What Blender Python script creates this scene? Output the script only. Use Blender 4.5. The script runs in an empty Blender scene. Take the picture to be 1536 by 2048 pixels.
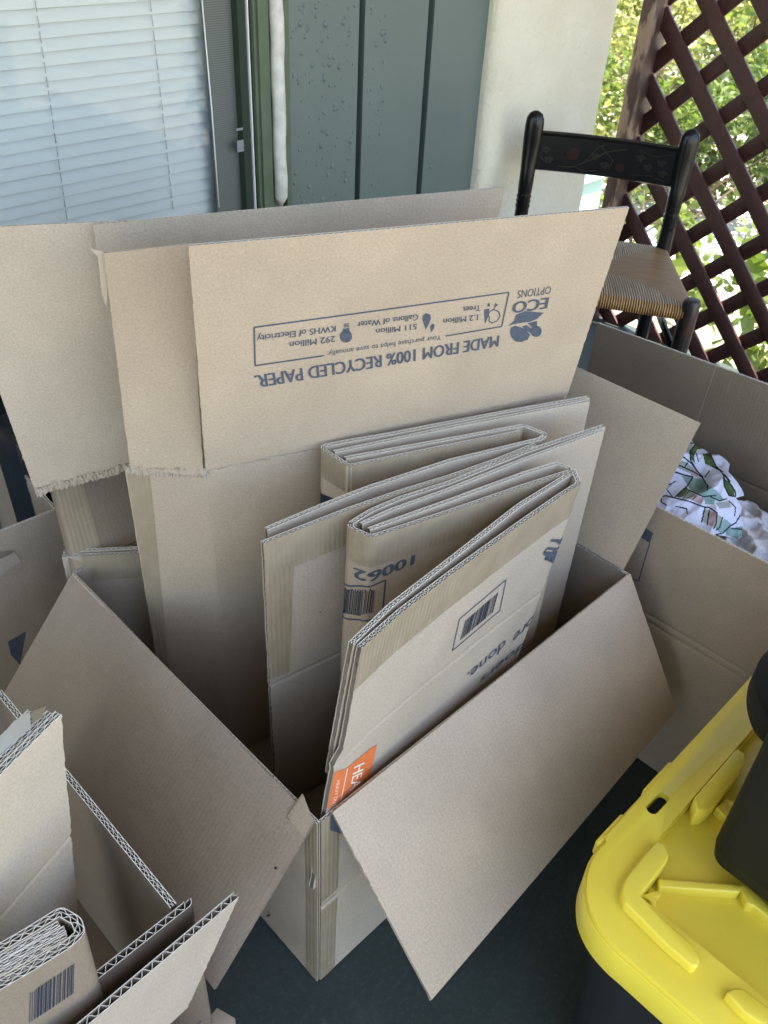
import bpy, bmesh, math, random
import numpy as np
from mathutils import Matrix, Vector, noise as mnoise
from mathutils.geometry import tessellate_polygon
random.seed(7)
rng = np.random.default_rng(7)
S = bpy.context.scene
C = S.collection
PI = math.pi
# ------------------------------------------------------------------ camera
CX, CY, CH = 768., 1024., 1.35
_V = np.array([634 - CX, 3240 - CY]); _H = np.array([2915 - CX, -174 - CY])
F = float(np.sqrt(-(_V @ _H)))
_d = np.array([_V[0], _V[1], F]); _d /= np.linalg.norm(_d)
_x = np.array([_H[0], _H[1], F]); _x -= _d * (_x @ _d); _x /= np.linalg.norm(_x)
RW = np.stack([_x, np.cross(-_d, _x), -_d])
CAMP = np.array([0, 0, CH])
cam = bpy.data.cameras.new('camera'); camo = bpy.data.objects.new('camera', cam); C.objects.link(camo)
m = Matrix.Identity(4)
for i in range(3):
    m[i][0] = RW[i][0]; m[i][1] = -RW[i][1]; m[i][2] = -RW[i][2]; m[i][3] = CAMP[i]
camo.matrix_world = m
cam.sensor_fit = 'VERTICAL'; cam.sensor_height = 24; cam.lens = F / 2048 * 24
cam.clip_start = .02; cam.clip_end = 400
S.camera = camo
cam.dof.use_dof = True; cam.dof.focus_distance = 1.15; cam.dof.aperture_fstop = 10
# ------------------------------------------------------------------ sky, sun, exposure
w = bpy.data.worlds.new('World'); S.world = w; w.use_nodes = True
nt = w.node_tree; nt.nodes.clear()
sky = nt.nodes.new('ShaderNodeTexSky'); sky.sky_type = 'NISHITA'; sky.sun_disc = False
SUN_EL, SUN_AZ = 70, 150          # azimuth: compass-like, degrees clockwise from +Y
sky.sun_elevation = math.radians(SUN_EL); sky.sun_rotation = math.radians(SUN_AZ)
bg = nt.nodes.new('ShaderNodeBackground'); bg.inputs[1].default_value = .15
out = nt.nodes.new('ShaderNodeOutputWorld')
nt.links.new(sky.outputs[0], bg.inputs[0]); nt.links.new(bg.outputs[0], out.inputs[0])
sl = bpy.data.lights.new('sun', 'SUN'); sl.energy = 4.0; sl.angle = math.radians(.5); sl.color = (1, .95, .86)
so = bpy.data.objects.new('sun', sl); C.objects.link(so)
az, el = math.radians(SUN_AZ), math.radians(SUN_EL)
sdir = Vector((math.sin(az) * math.cos(el), math.cos(az) * math.cos(el), math.sin(el)))
so.rotation_euler = sdir.to_track_quat('Z', 'Y').to_euler()
S.view_settings.view_transform = 'Standard'; S.view_settings.look = 'None'
S.view_settings.exposure = 2.45; S.view_settings.gamma = 1
S.view_settings.use_curve_mapping = False
S.view_settings.use_white_balance = True; S.view_settings.white_balance_temperature = 7050
S.render.engine = 'CYCLES'
S.cycles.max_bounces = 8; S.cycles.diffuse_bounces = 3; S.cycles.transparent_max_bounces = 12
# ------------------------------------------------------------------ measuring helpers
def ray(p):
    d = RW @ np.array([p[0] - CX, p[1] - CY, F]); return d / np.linalg.norm(d)
def atz(p, z): d = ray(p); return CAMP + d * (z - CH) / d[2]
def plane(p, q, n):
    d = ray(p); n = np.array(n, float); return CAMP + d * ((np.array(q) - CAMP) @ n) / (d @ n)
def atY(p, Y): return plane(p, (0, Y, 0), (0, 1, 0))
def atX(p, X): return plane(p, (X, 0, 0), (1, 0, 0))
def proj(P):
    c = (np.asarray(P, float) - CAMP) @ RW
    return np.stack([CX + F * c[..., 0] / c[..., 2], CY + F * c[..., 1] / c[..., 2]], -1)
# ------------------------------------------------------------------ materials
class NT:
    def __init__(s, name):
        s.m = bpy.data.materials.new(name); s.m.use_nodes = True; s.t = s.m.node_tree; s.t.nodes.clear()
        s.out = s.n('ShaderNodeOutputMaterial'); s.b = s.n('ShaderNodeBsdfPrincipled')
        s.l(s.b.outputs[0], s.out.inputs[0])
    def n(s, ty, **k):
        o = s.t.nodes.new(ty)
        for a, v in k.items():
            if a.startswith('i_'):
                o.inputs[int(a[2:]) if a[2:].isdigit() else a[2:].replace('_', ' ')].default_value = v
            else: setattr(o, a, v)
        return o
    def l(s, a, b): s.t.links.new(a, b)
    def coord(s, kind='UV', scale=(1, 1, 1)):
        tc = s.n('ShaderNodeTexCoord'); mp = s.n('ShaderNodeMapping'); mp.inputs['Scale'].default_value = scale
        s.l(tc.outputs[kind], mp.inputs[0]); return mp.outputs[0]
    def noise(s, co, scale, detail=3, rough=.5):
        o = s.n('ShaderNodeTexNoise'); o.inputs['Scale'].default_value = scale
        o.inputs['Detail'].default_value = detail; o.inputs['Roughness'].default_value = rough
        s.l(co, o.inputs['Vector']); return o.outputs['Fac']
    def ramp(s, fac, stops, interp='LINEAR'):
        r = s.n('ShaderNodeValToRGB'); r.color_ramp.interpolation = interp
        e = r.color_ramp.elements
        while len(e) < len(stops): e.new(.5)
        for q, (p, c) in zip(e, stops): q.position = p; q.color = (*c, 1) if len(c) == 3 else c
        s.l(fac, r.inputs[0]); return r.outputs[0]
    def mix(s, fac, a, b, mode='MIX'):
        o = s.n('ShaderNodeMix', data_type='RGBA', blend_type=mode)
        for sock, v in ((o.inputs[0], fac), (o.inputs[6], a), (o.inputs[7], b)):
            if hasattr(v, 'is_linked') or hasattr(v, 'node'): s.l(v, sock)
            else: sock.default_value = v if isinstance(v, (int, float)) else (*v, 1)
        return o.outputs[2]
    def bump(s, h, strength, dist, prev=None):
        o = s.n('ShaderNodeBump'); o.inputs['Strength'].default_value = strength; o.inputs['Distance'].default_value = dist
        s.l(h, o.inputs['Height'])
        if prev: s.l(prev, o.inputs['Normal'])
        return o.outputs[0]
    def set(s, **k):
        for a, v in k.items(): s.b.inputs[a.replace('_', ' ')].default_value = v if not isinstance(v, tuple) else (*v, 1)
def g3(k): return (k, k, k)
def kraft(name, col, flute=.07, blot=.12, rough=.88):
    t = NT(name); uv = t.coord('UV')
    fib = t.ramp(t.noise(uv, 330, 5, .75), [(.3, g3(.78)), (.5, g3(1.0)), (.7, g3(1.17))])
    big = t.ramp(t.noise(uv, 7, 3), [(.25, g3(1 - blot)), (.75, g3(1 + blot * .6))])
    fibre_streak = t.ramp(t.noise(t.coord('UV', (160, 900, 1)), 1, 3), [(.3, g3(.96)), (.7, g3(1.04))])
    c = t.mix(1., col, fib, 'MULTIPLY'); c = t.mix(1., c, big, 'MULTIPLY'); c = t.mix(1., c, fibre_streak, 'MULTIPLY')
    vor = t.n('ShaderNodeTexVoronoi'); vor.inputs['Scale'].default_value = 95; t.l(uv, vor.inputs['Vector'])
    sp = t.ramp(vor.outputs['Distance'], [(.0, g3(1)), (.055, g3(1)), (.075, g3(0))])
    pick = t.ramp(vor.outputs['Color'], [(.70, g3(0)), (.74, g3(1))])
    c = t.mix(t.mix(1., sp, pick, 'MULTIPLY'), c, tuple(min(1, x * 1.55) for x in col))
    vor2 = t.n('ShaderNodeTexVoronoi'); vor2.inputs['Scale'].default_value = 38; t.l(uv, vor2.inputs['Vector'])
    sp2 = t.ramp(vor2.outputs['Distance'], [(.0, g3(1)), (.022, g3(1)), (.032, g3(0))])
    pk2 = t.ramp(vor2.outputs['Color'], [(.80, g3(0)), (.83, g3(1))])
    c = t.mix(t.mix(1., sp2, pk2, 'MULTIPLY'), c, tuple(x * .35 for x in col))
    scf = t.ramp(t.noise(t.coord('UV', (14, 120, 1)), 1, 5, .7), [(.62, g3(0)), (.76, g3(.4))])
    c = t.mix(scf, c, tuple(min(1, x * 1.35 + .03) for x in col))
    stn = t.ramp(t.noise(uv, 11, 5, .65), [(.60, g3(0)), (.72, g3(.5))]); c = t.mix(stn, c, tuple(x * .82 for x in col))
    oi = t.n('ShaderNodeObjectInfo'); c = t.mix(1., c, t.ramp(oi.outputs['Random'], [(0, (.90, .895, .90)), (1, (1.07, 1.06, 1.04))]), 'MULTIPLY')
    t.l(c, t.b.inputs['Base Color'])
    wv = t.n('ShaderNodeTexWave', wave_type='BANDS', bands_direction='X', wave_profile='SIN')
    wv.inputs['Scale'].default_value = 2 * PI / (20 * .0072); wv.inputs['Distortion'].default_value = .6
    wv.inputs['Detail'].default_value = 1; wv.inputs['Detail Scale'].default_value = .05
    t.l(uv, wv.inputs['Vector'])
    nb = t.bump(wv.outputs['Fac'], flute, .0007)
    nb = t.bump(t.noise(uv, 900, 2), .25, .0004, nb)
    wr = t.n('ShaderNodeTexNoise'); wr.inputs['Scale'].default_value = 3.2; wr.inputs['Detail'].default_value = 0; wr.inputs['Distortion'].default_value = .2
    t.l(uv, wr.inputs['Vector']); nb = t.bump(t.ramp(wr.outputs['Fac'], [(.47, g3(0)), (.5, g3(1)), (.53, g3(0))]), .10, .0012, nb); nb = t.bump(t.noise(uv, 18, 4), .5, .004, nb)
    t.l(nb, t.b.inputs['Normal']); t.set(Roughness=rough); t.b.inputs['Specular IOR Level'].default_value = .25
    return t.m
def simple(name, col, rough=.6, spec=.4, bscale=0, bstr=.2, bdist=.001, var=0, vscale=5, kind='Object', metal=0):
    t = NT(name); t.set(Base_Color=col, Roughness=rough, Metallic=metal); t.b.inputs['Specular IOR Level'].default_value = spec
    co = t.coord(kind)
    if var:
        r = t.ramp(t.noise(co, vscale, 4), [(.3, tuple(x * (1 - var) for x in col)), (.7, tuple(min(1, x * (1 + var)) for x in col))])
        t.l(r, t.b.inputs['Base Color'])
    if bscale: t.l(t.bump(t.noise(co, bscale, 4), bstr, bdist), t.b.inputs['Normal'])
    return t.m
M = {}
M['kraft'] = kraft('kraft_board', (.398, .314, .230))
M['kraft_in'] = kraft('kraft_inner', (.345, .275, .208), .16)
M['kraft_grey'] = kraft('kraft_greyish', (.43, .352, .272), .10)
M['kraft_dark'] = kraft('kraft_brown_shade', (.225, .175, .128), .18)
M['kraft_pale'] = kraft('kraft_pale', (.44, .365, .282), .06)
M['cut'] = simple('cut_paper_edge', (.78, .73, .65), .9, .2, 300, .3, .0005, .12, 200, 'UV')
M['flute'] = simple('flute_paper_shade', (.15, .125, .10), .9, .1, var=.15, vscale=120)  # coloured dark so the hollows between liners look shaded
def tape_mat():
    t = NT('packing_tape'); uv = t.coord('UV')
    c = t.ramp(t.noise(uv, 30, 3), [(.3, (.275, .215, .142)), (.7, (.33, .262, .18))])
    st = t.ramp(t.noise(t.coord('UV', (9, 260, 1)), 1, 2), [(.66, g3(0)), (.74, g3(.45))])
    t.l(t.mix(st, c, (.46, .41, .33)), t.b.inputs['Base Color'])
    wv = t.n('ShaderNodeTexWave', wave_type='BANDS', bands_direction='X'); wv.inputs['Scale'].default_value = 43; wv.inputs['Distortion'].default_value = 1.5
    t.l(uv, wv.inputs['Vector'])
    nb = t.bump(wv.outputs['Fac'], .35, .0008); nb = t.bump(t.noise(uv, 45, 3), .4, .002, nb)
    t.l(nb, t.b.inputs['Normal']); t.set(Roughness=.36); return t.m
M['tape'] = tape_mat()
M['tape_clear'] = simple('pale_tape', (.50, .48, .42), .3, .5, 60, .5, .002, .1, 30)
M['ink'] = simple('blue_ink', (.075, .088, .115), .8, .2, var=.2, vscale=300)
M['ink_dark'] = simple('dark_ink', (.02, .03, .05), .8, .2)
M['ink_orange'] = simple('orange_ink', (.66, .17, .055), .75, .2, var=.08, vscale=200)
M['ink_white'] = simple('bare_board_lettering', (.80, .66, .52), .85, .2)
def yellow_mat():
    t = NT('yellow_plastic'); o = t.coord('Object')
    c = t.ramp(t.noise(o, 6, 3), [(.3, (.76, .59, .055)), (.7, (.80, .64, .075))])
    d = t.ramp(t.noise(o, 55, 5, .7), [(.62, g3(0)), (.78, g3(.25))])
    t.l(t.mix(d, c, (.45, .36, .10)), t.b.inputs['Base Color'])
    t.l(t.bump(t.noise(o, 420, 3), .12, .0006), t.b.inputs['Normal']); t.set(Roughness=.33); return t.m
M['yellow'] = yellow_mat()
M['black_plastic'] = simple('black_plastic', (.012, .013, .014), .42, .5, 300, .15, .0005)
M['black_plastic2'] = simple('charcoal_plastic', (.006, .0065, .0055), .55, .25, 500, .2, .0005)
def floor_mat():
    t = NT('green_painted_floor'); o = t.coord('Object')
    c = t.ramp(t.noise(o, 3.5, 5), [(.3, (.024, .037, .034)), (.7, (.037, .053, .047))])
    ms = t.n('ShaderNodeTexNoise'); ms.inputs['Scale'].default_value = 5; ms.inputs['Detail'].default_value = 8; ms.inputs['Distortion'].default_value = 1.5
    t.l(o, ms.inputs['Vector'])
    cr = t.ramp(ms.outputs['Fac'], [(.493, g3(0)), (.498, g3(.35)), (.502, g3(.35)), (.507, g3(0))])
    dust = t.ramp(t.noise(o, 120, 6, .75), [(.52, g3(0)), (.72, g3(.45))])
    c = t.mix(dust, c, (.12, .13, .12))
    t.l(c, t.b.inputs['Base Color']); t.set(Roughness=.62)
    sm = t.ramp(t.noise(o, 9, 6, .7), [(.5, g3(0)), (.75, g3(.30))]); c2_ = t.mix(sm, c, (.075, .085, .078)); t.l(c2_, t.b.inputs['Base Color'])
    t.l(t.bump(t.noise(o, 60, 5), .25, .002), t.b.inputs['Normal']); return t.m
M['floor'] = floor_mat()
M['siding'] = simple('green_painted_siding', (.108, .142, .130), .42, .5, 35, .15, .002, .06, 4)
M['groove'] = simple('dark_green_groove', (.030, .042, .030), .7, .2)
M['trim'] = simple('olive_green_trim', (.085, .115, .070), .5, .4, 40, .2, .001, .1, 20)
M['rod'] = simple('flaking_white_rod', (.58, .555, .49), .55, .4, 60, .3, .002, .16, 45)
def stucco():
    t = NT('cream_stucco'); o = t.coord('Object')
    c = t.ramp(t.noise(o, 5, 4), [(.3, (.66, .60, .46)), (.7, (.74, .69, .56))])
    t.l(c, t.b.inputs['Base Color'])
    nb = t.bump(t.noise(o, 60, 5, .65), .9, .008); t.l(t.bump(t.noise(o, 9, 2), .4, .02, nb), t.b.inputs['Normal']); t.set(Roughness=.8); return t.m
M['stucco'] = stucco()
M['blind'] = simple('white_blind_slat', (.74, .70, .635), .5, .4)
M['cord'] = simple('blind_cord', (.42, .43, .42), .8, .2)
def screen_mat():
    t = NT('insect_screen'); o = t.coord('Object')
    wv = t.n('ShaderNodeTexWave', wave_type='BANDS', bands_direction='Z'); wv.inputs['Scale'].default_value = 2 * PI / (20 * .0042)
    t.l(o, wv.inputs['Vector'])
    f = t.ramp(wv.outputs['Fac'], [(.3, (.09, .098, .088)), (.8, (.135, .145, .128))])
    t.l(f, t.b.inputs['Base Color']); t.set(Roughness=.7); return t.m
M['screen'] = screen_mat()
M['white_paint'] = simple('white_paint', (.75, .75, .72), .5, .4)
def glass_mat():
    t = NT('window_glass'); g = t.n('ShaderNodeBsdfGlossy'); g.inputs['Roughness'].default_value = .02
    tr = t.n('ShaderNodeBsdfTransparent'); tr.inputs[0].default_value = (.93, .96, .97, 1)
    fr = t.n('ShaderNodeFresnel'); fr.inputs[0].default_value = 1.28
    mx = t.n('ShaderNodeMixShader'); t.l(fr.outputs[0], mx.inputs[0]); t.l(tr.outputs[0], mx.inputs[1]); t.l(g.outputs[0], mx.inputs[2])
    t.l(mx.outputs[0], t.out.inputs[0]); return t.m
M['glass'] = glass_mat()
def wood_mat(name, c0, c1, sun_patch=None, axis=(8, 8, 60), thr=.6):
    t = NT(name); o = t.coord('Object', axis)
    c = t.ramp(t.noise(o, 1, 4, .6), [(.3, c0), (.7, c1)])
    if sun_patch:
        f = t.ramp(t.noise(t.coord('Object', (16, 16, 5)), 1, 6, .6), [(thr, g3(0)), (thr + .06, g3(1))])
        c = t.mix(f, c, sun_patch)
    t.l(c, t.b.inputs['Base Color']); t.l(t.bump(t.noise(o, 3, 4), .3, .002), t.b.inputs['Normal']); t.set(Roughness=.6); return t.m
M['lattice'] = wood_mat('brown_stained_lattice', (.036, .0105, .009), (.060, .019, .0155), axis=(40, 40, 40))
M['post'] = wood_mat('brown_stained_post', (.040, .019, .015), (.07, .034, .026), (.22, .15, .10), thr=.5, axis=(60, 60, 8))  # pale patches paint dappled sunlight into the post's colour
M['chair_black'] = simple('chipped_black_paint', (.005, .005, .006), .24, .35, 90, .3, .001)
def chair_leg_mat():
    t = NT('worn_black_leg_paint'); f = t.ramp(t.noise(t.coord('Object', (60, 60, 14)), 1, 6, .65), [(.52, g3(0)), (.62, g3(.8))])
    t.l(t.mix(f, (.010, .009, .010), (.07, .022, .014)), t.b.inputs['Base Color']); t.set(Roughness=.35); return t.m
M['chair_worn'] = chair_leg_mat()
def rush_mat(name, c0, c1, c2, str_=.9, per=.0062):
    t = NT(name); uv = t.coord('UV')
    wv = t.n('ShaderNodeTexWave', wave_type='BANDS', bands_direction='X'); wv.inputs['Scale'].default_value = 2 * PI / (20 * per)
    wv.inputs['Distortion'].default_value = 1.2; wv.inputs['Detail'].default_value = 2; t.l(uv, wv.inputs['Vector'])
    c = t.ramp(wv.outputs['Fac'], [(.1, c0), (.6, c1), (1, c2)])
    bl = t.ramp(t.noise(t.coord('UV', (120, 10, 1)), 1, 4), [(.3, g3(.6)), (.7, g3(1.2))])
    t.l(t.mix(1., c, bl, 'MULTIPLY'), t.b.inputs['Base Color'])
    t.l(t.bump(wv.outputs['Fac'], str_, .003), t.b.inputs['Normal']); t.set(Roughness=.45); return t.m
M['rush'] = rush_mat('woven_rush_worn', (.08, .045, .02), (.31, .215, .125), (.42, .31, .19))
M['rush_side'] = rush_mat('woven_rush_brown', (.15, .08, .032), (.26, .145, .06), (.34, .20, .095), .3, .004)
M['rush_roll'] = rush_mat('woven_rush_edge', (.07, .03, .008), (.40, .20, .06), (.55, .31, .12))
M['ornament_red'] = simple('faded_red_stencil', (.020, .005, .006), .3, .3)
M['ornament_gold'] = simple('faded_gold_stencil', (.026, .023, .013), .3, .3)
M['ornament_green'] = simple('faded_green_stencil', (.010, .013, .009), .3, .3)
def leaf_mat(name, a, b):
    t = NT(name); oi = t.n('ShaderNodeNewGeometry')
    c = t.ramp(oi.outputs['Random Per Island'], [(0, a), (1, b)])
    t.l(c, t.b.inputs['Base Color']); t.set(Roughness=.45)
    tl = t.n('ShaderNodeBsdfTranslucent'); t.l(t.mix(1., c, (1.35, 1.45, .75), 'MULTIPLY'), tl.inputs[0])
    mx = t.n('ShaderNodeMixShader'); mx.inputs[0].default_value = .45
    t.l(t.b.outputs[0], mx.inputs[1]); t.l(tl.outputs[0], mx.inputs[2]); t.l(mx.outputs[0], t.out.inputs[0]); return t.m
M['leaf'] = leaf_mat('fresh_green_leaves', (.08, .13, .03), (.17, .22, .06))
M['leaf_y'] = leaf_mat('yellow_green_leaves', (.16, .18, .05), (.32, .32, .14))
M['leaf_d'] = leaf_mat('deep_green_leaves', (.045, .08, .025), (.12, .16, .05))
M['bark'] = simple('grey_brown_bark', (.13, .10, .075), .9, .2, 30, .6, .01, .3, 12)
M['twig'] = simple('thin_brown_twig', (.10, .07, .05), .9, .2)
M['ground'] = simple('pale_sunlit_path', (.70, .66, .60), .95, .1, 30, .5, .02, .35, 2.2)
M['soil'] = simple('leaf_litter_soil', (.36, .31, .23), .95, .1, 30, .7, .02, .5, 6)
M['aqua'] = simple('pale_aqua_plastic', (.40, .56, .52), .45, .4)
M['cloth'] = simple('white_lavender_cloth', (.50, .52, .66), .8, .2, 200, .25, .001)
M['cl_green'] = simple('bamboo_green_print', (.055, .085, .03), .8, .2, var=.4, vscale=60)
M['cl_teal'] = simple('pale_teal_print', (.17, .28, .28), .8, .2, var=.25, vscale=40)
M['cl_pink'] = simple('dusty_pink_print', (.34, .25, .27), .8, .2)
M['cl_grey'] = simple('grey_green_print', (.25, .28, .25), .8, .2)
M['cl_line'] = simple('black_outline_print', (.012, .018, .022), .8, .2)
M['quilt'] = simple('white_quilted_fabric', (.55, .56, .62), .8, .2, 45, .9, .012, .08, 60)
M['black_cloth'] = simple('black_fabric', (.006, .008, .014), .7, .3)
M['pkg_black'] = simple('glossy_black_package', (.010, .012, .02), .3, .5)
M['pkg_orange'] = simple('orange_stripe', (.5, .16, .03), .5, .4)
M['pkg_grey'] = simple('grey_package_print', (.22, .22, .23), .6, .3)
M['metal'] = simple('dull_eyelet_metal', (.5, .48, .42), .35, .5, metal=1)
M['unseen_ceiling'] = simple('unseen_ceiling_paint', (.60, .60, .56), .8, .2)
M['dark_room'] = simple('dark_room_lining', (.10, .10, .10), .9, .1)
# ------------------------------------------------------------------ object helpers
def tag(o, label=None, cat=None, group=None, kind=None):
    if label: o['label'] = label
    if cat: o['category'] = cat
    if group: o['group'] = group
    if kind: o['kind'] = kind
    return o
def empty(name, loc, label, cat, group=None):
    o = bpy.data.objects.new(name, None); C.objects.link(o); o.location = [float(x) for x in loc]; o.empty_display_size = .05
    return tag(o, label, cat, group)
class MB:
    def __init__(s): s.v = []; s.f = []; s.mi = []; s.uv = []; s.sm = []
    def add(s, vs, fs, mi=0, uvs=None, smooth=False):
        b = len(s.v); s.v += [tuple(float(c) for c in v) for v in vs]
        s.uv += [tuple(float(c) for c in u) for u in uvs] if uvs is not None else [(0., 0.)] * len(vs)
        for i, f in enumerate(fs):
            s.f.append(tuple(b + k for k in f)); s.mi.append(mi if isinstance(mi, int) else mi[i]); s.sm.append(smooth)
    def box(s, lo, hi, mi=0, M4=None):
        x0, y0, z0 = lo; x1, y1, z1 = hi
        vs = [(x, y, z) for z in (z0, z1) for y in (y0, y1) for x in (x0, x1)]
        uv = [(v[0] + v[1], v[2]) for v in vs]
        if M4 is not None: vs = [tuple(M4 @ Vector(v)) for v in vs]
        s.add(vs, [(0, 2, 3, 1), (4, 5, 7, 6), (0, 1, 5, 4), (2, 6, 7, 3), (0, 4, 6, 2), (1, 3, 7, 5)], mi, uv)
    def prism(s, pts, z0, z1, holes=(), mi=0, top_inset=0):
        loops = [list(pts)] + [list(h) for h in holes]
        flat = [p for l in loops for p in l]
        tri = tessellate_polygon([[Vector((p[0], p[1], 0)) for p in l] for l in loops])
        n = len(flat)
        vs = [(p[0], p[1], z0) for p in flat] + [(p[0], p[1], z1) for p in flat]
        fs = []
        for a, b, c in tri:
            A, B, D = flat[a], flat[b], flat[c]
            cr = (B[0] - A[0]) * (D[1] - A[1]) - (B[1] - A[1]) * (D[0] - A[0])
            if cr < 0: a, c = c, a
            fs.append((n + a, n + b, n + c)); fs.append((c, b, a))
        o = 0
        for l in loops:
            k = len(l); ar = sum(l[i][0] * l[(i + 1) % k][1] - l[(i + 1) % k][0] * l[i][1] for i in range(k))
            for i in range(k):
                a, b = o + i, o + (i + 1) % k
                fs.append((a, b, n + b, n + a) if ar > 0 else (b, a, n + a, n + b))
            o += k
        s.add(vs, fs, mi)
    def tube(s, pts, rad, seg=10, mi=0, caps=True):
        pts = [np.array(p, float) for p in pts]; n = len(pts)
        rad = rad if isinstance(rad, (list, tuple)) else [rad] * n
        vs = []; uv = []; prev = None; L = 0
        for i in range(n):
            t = pts[min(i + 1, n - 1)] - pts[max(i - 1, 0)]; t /= (np.linalg.norm(t) + 1e-12)
            if prev is None:
                a = np.array([0, 0, 1.]) if abs(t[2]) < .9 else np.array([1., 0, 0]); u = np.cross(t, a)
            else: u = prev - t * (prev @ t)
            u /= np.linalg.norm(u); prev = u; v = np.cross(t, u)
            if i: L += np.linalg.norm(pts[i] - pts[i - 1])
            for k in range(seg):
                an = 2 * PI * k / seg; vs.append(pts[i] + rad[i] * (math.cos(an) * u + math.sin(an) * v)); uv.append((L, k / seg * .1))
        fs = [(i * seg + k, i * seg + (k + 1) % seg, (i + 1) * seg + (k + 1) % seg, (i + 1) * seg + k) for i in range(n - 1) for k in range(seg)]
        if caps: fs += [tuple(range(seg - 1, -1, -1)), tuple((n - 1) * seg + k for k in range(seg))]
        s.add(vs, fs, mi, uv, True)
    def lathe(s, c, prof, seg=20, mi=0, axis=None):
        s.tube([(c[0], c[1], c[2] + h) for r, h in prof], [max(r, 1e-4) for r, h in prof], seg, mi)
    def build(s, name, mats, parent=None, bevel=0, bseg=2, smooth_angle=None):
        me = bpy.data.meshes.new(name); me.from_pydata(s.v, [], s.f)
        mats = mats if isinstance(mats, (list, tuple)) else [mats]
        for mm in mats: me.materials.append(mm)
        me.polygons.foreach_set('material_index', s.mi); me.polygons.foreach_set('use_smooth', s.sm)
        ul = me.uv_layers.new(name='UVMap')
        li = np.empty(len(me.loops), dtype=np.int32); me.loops.foreach_get('vertex_index', li)
        ul.data.foreach_set('uv', np.array(s.uv, dtype=np.float32)[li].ravel())
        me.update()
        o = bpy.data.objects.new(name, me); C.objects.link(o)
        if bevel:
            bm = bmesh.new(); bm.from_mesh(me)
            bmesh.ops.remove_doubles(bm, verts=bm.verts, dist=1e-5)
            bmesh.ops.dissolve_limit(bm, angle_limit=.02, verts=bm.verts, edges=bm.edges)
            es = [e for e in bm.edges if len(e.link_faces) == 2 and e.calc_face_angle(0) > .5]
            bmesh.ops.bevel(bm, geom=es, offset=bevel, segments=bseg, affect='EDGES', profile=.5, clamp_overlap=True)
            for f in bm.faces: f.smooth = True
            bm.to_mesh(me); bm.free()
        if parent is not None:
            o.parent = parent; o.matrix_parent_inverse = Matrix.Translation(-Vector(parent.location)) if parent.parent is None else Matrix.Identity(4)
        return o
def npnoise(s, v, seed, f=1.):
    r = np.random.default_rng(seed); o = 0
    for k in range(7):
        a, b, p, q = r.uniform(2, 11) * f, r.uniform(2, 11) * f, r.uniform(0, 6.3), r.uniform(0, 6.3)
        o = o + np.sin(a * s + p + 1.3 * np.sin(b * v + q)) * np.cos(b * v * .8 + q) / 3.2
    return o
def subdiv(pts, tris, mx=.010):
    """split flat triangles in the (s,v) sheet so that prints follow folds and warps"""
    out = []; st = [[np.array(pts[i], float)[:2] for i in t] for t in tris]
    while st:
        t = st.pop(); L = [np.linalg.norm(t[k] - t[(k + 1) % 3]) for k in range(3)]; k = int(np.argmax(L))
        if L[k] > mx and len(out) + len(st) < 6000:
            m_ = (t[k] + t[(k + 1) % 3]) / 2; st += [[t[k], m_, t[(k + 2) % 3]], [m_, t[(k + 1) % 3], t[(k + 2) % 3]]]
        else: out.append(t)
    v = np.array(out).reshape(-1, 2); return v, [(3 * i, 3 * i + 1, 3 * i + 2) for i in range(len(out))]
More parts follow.
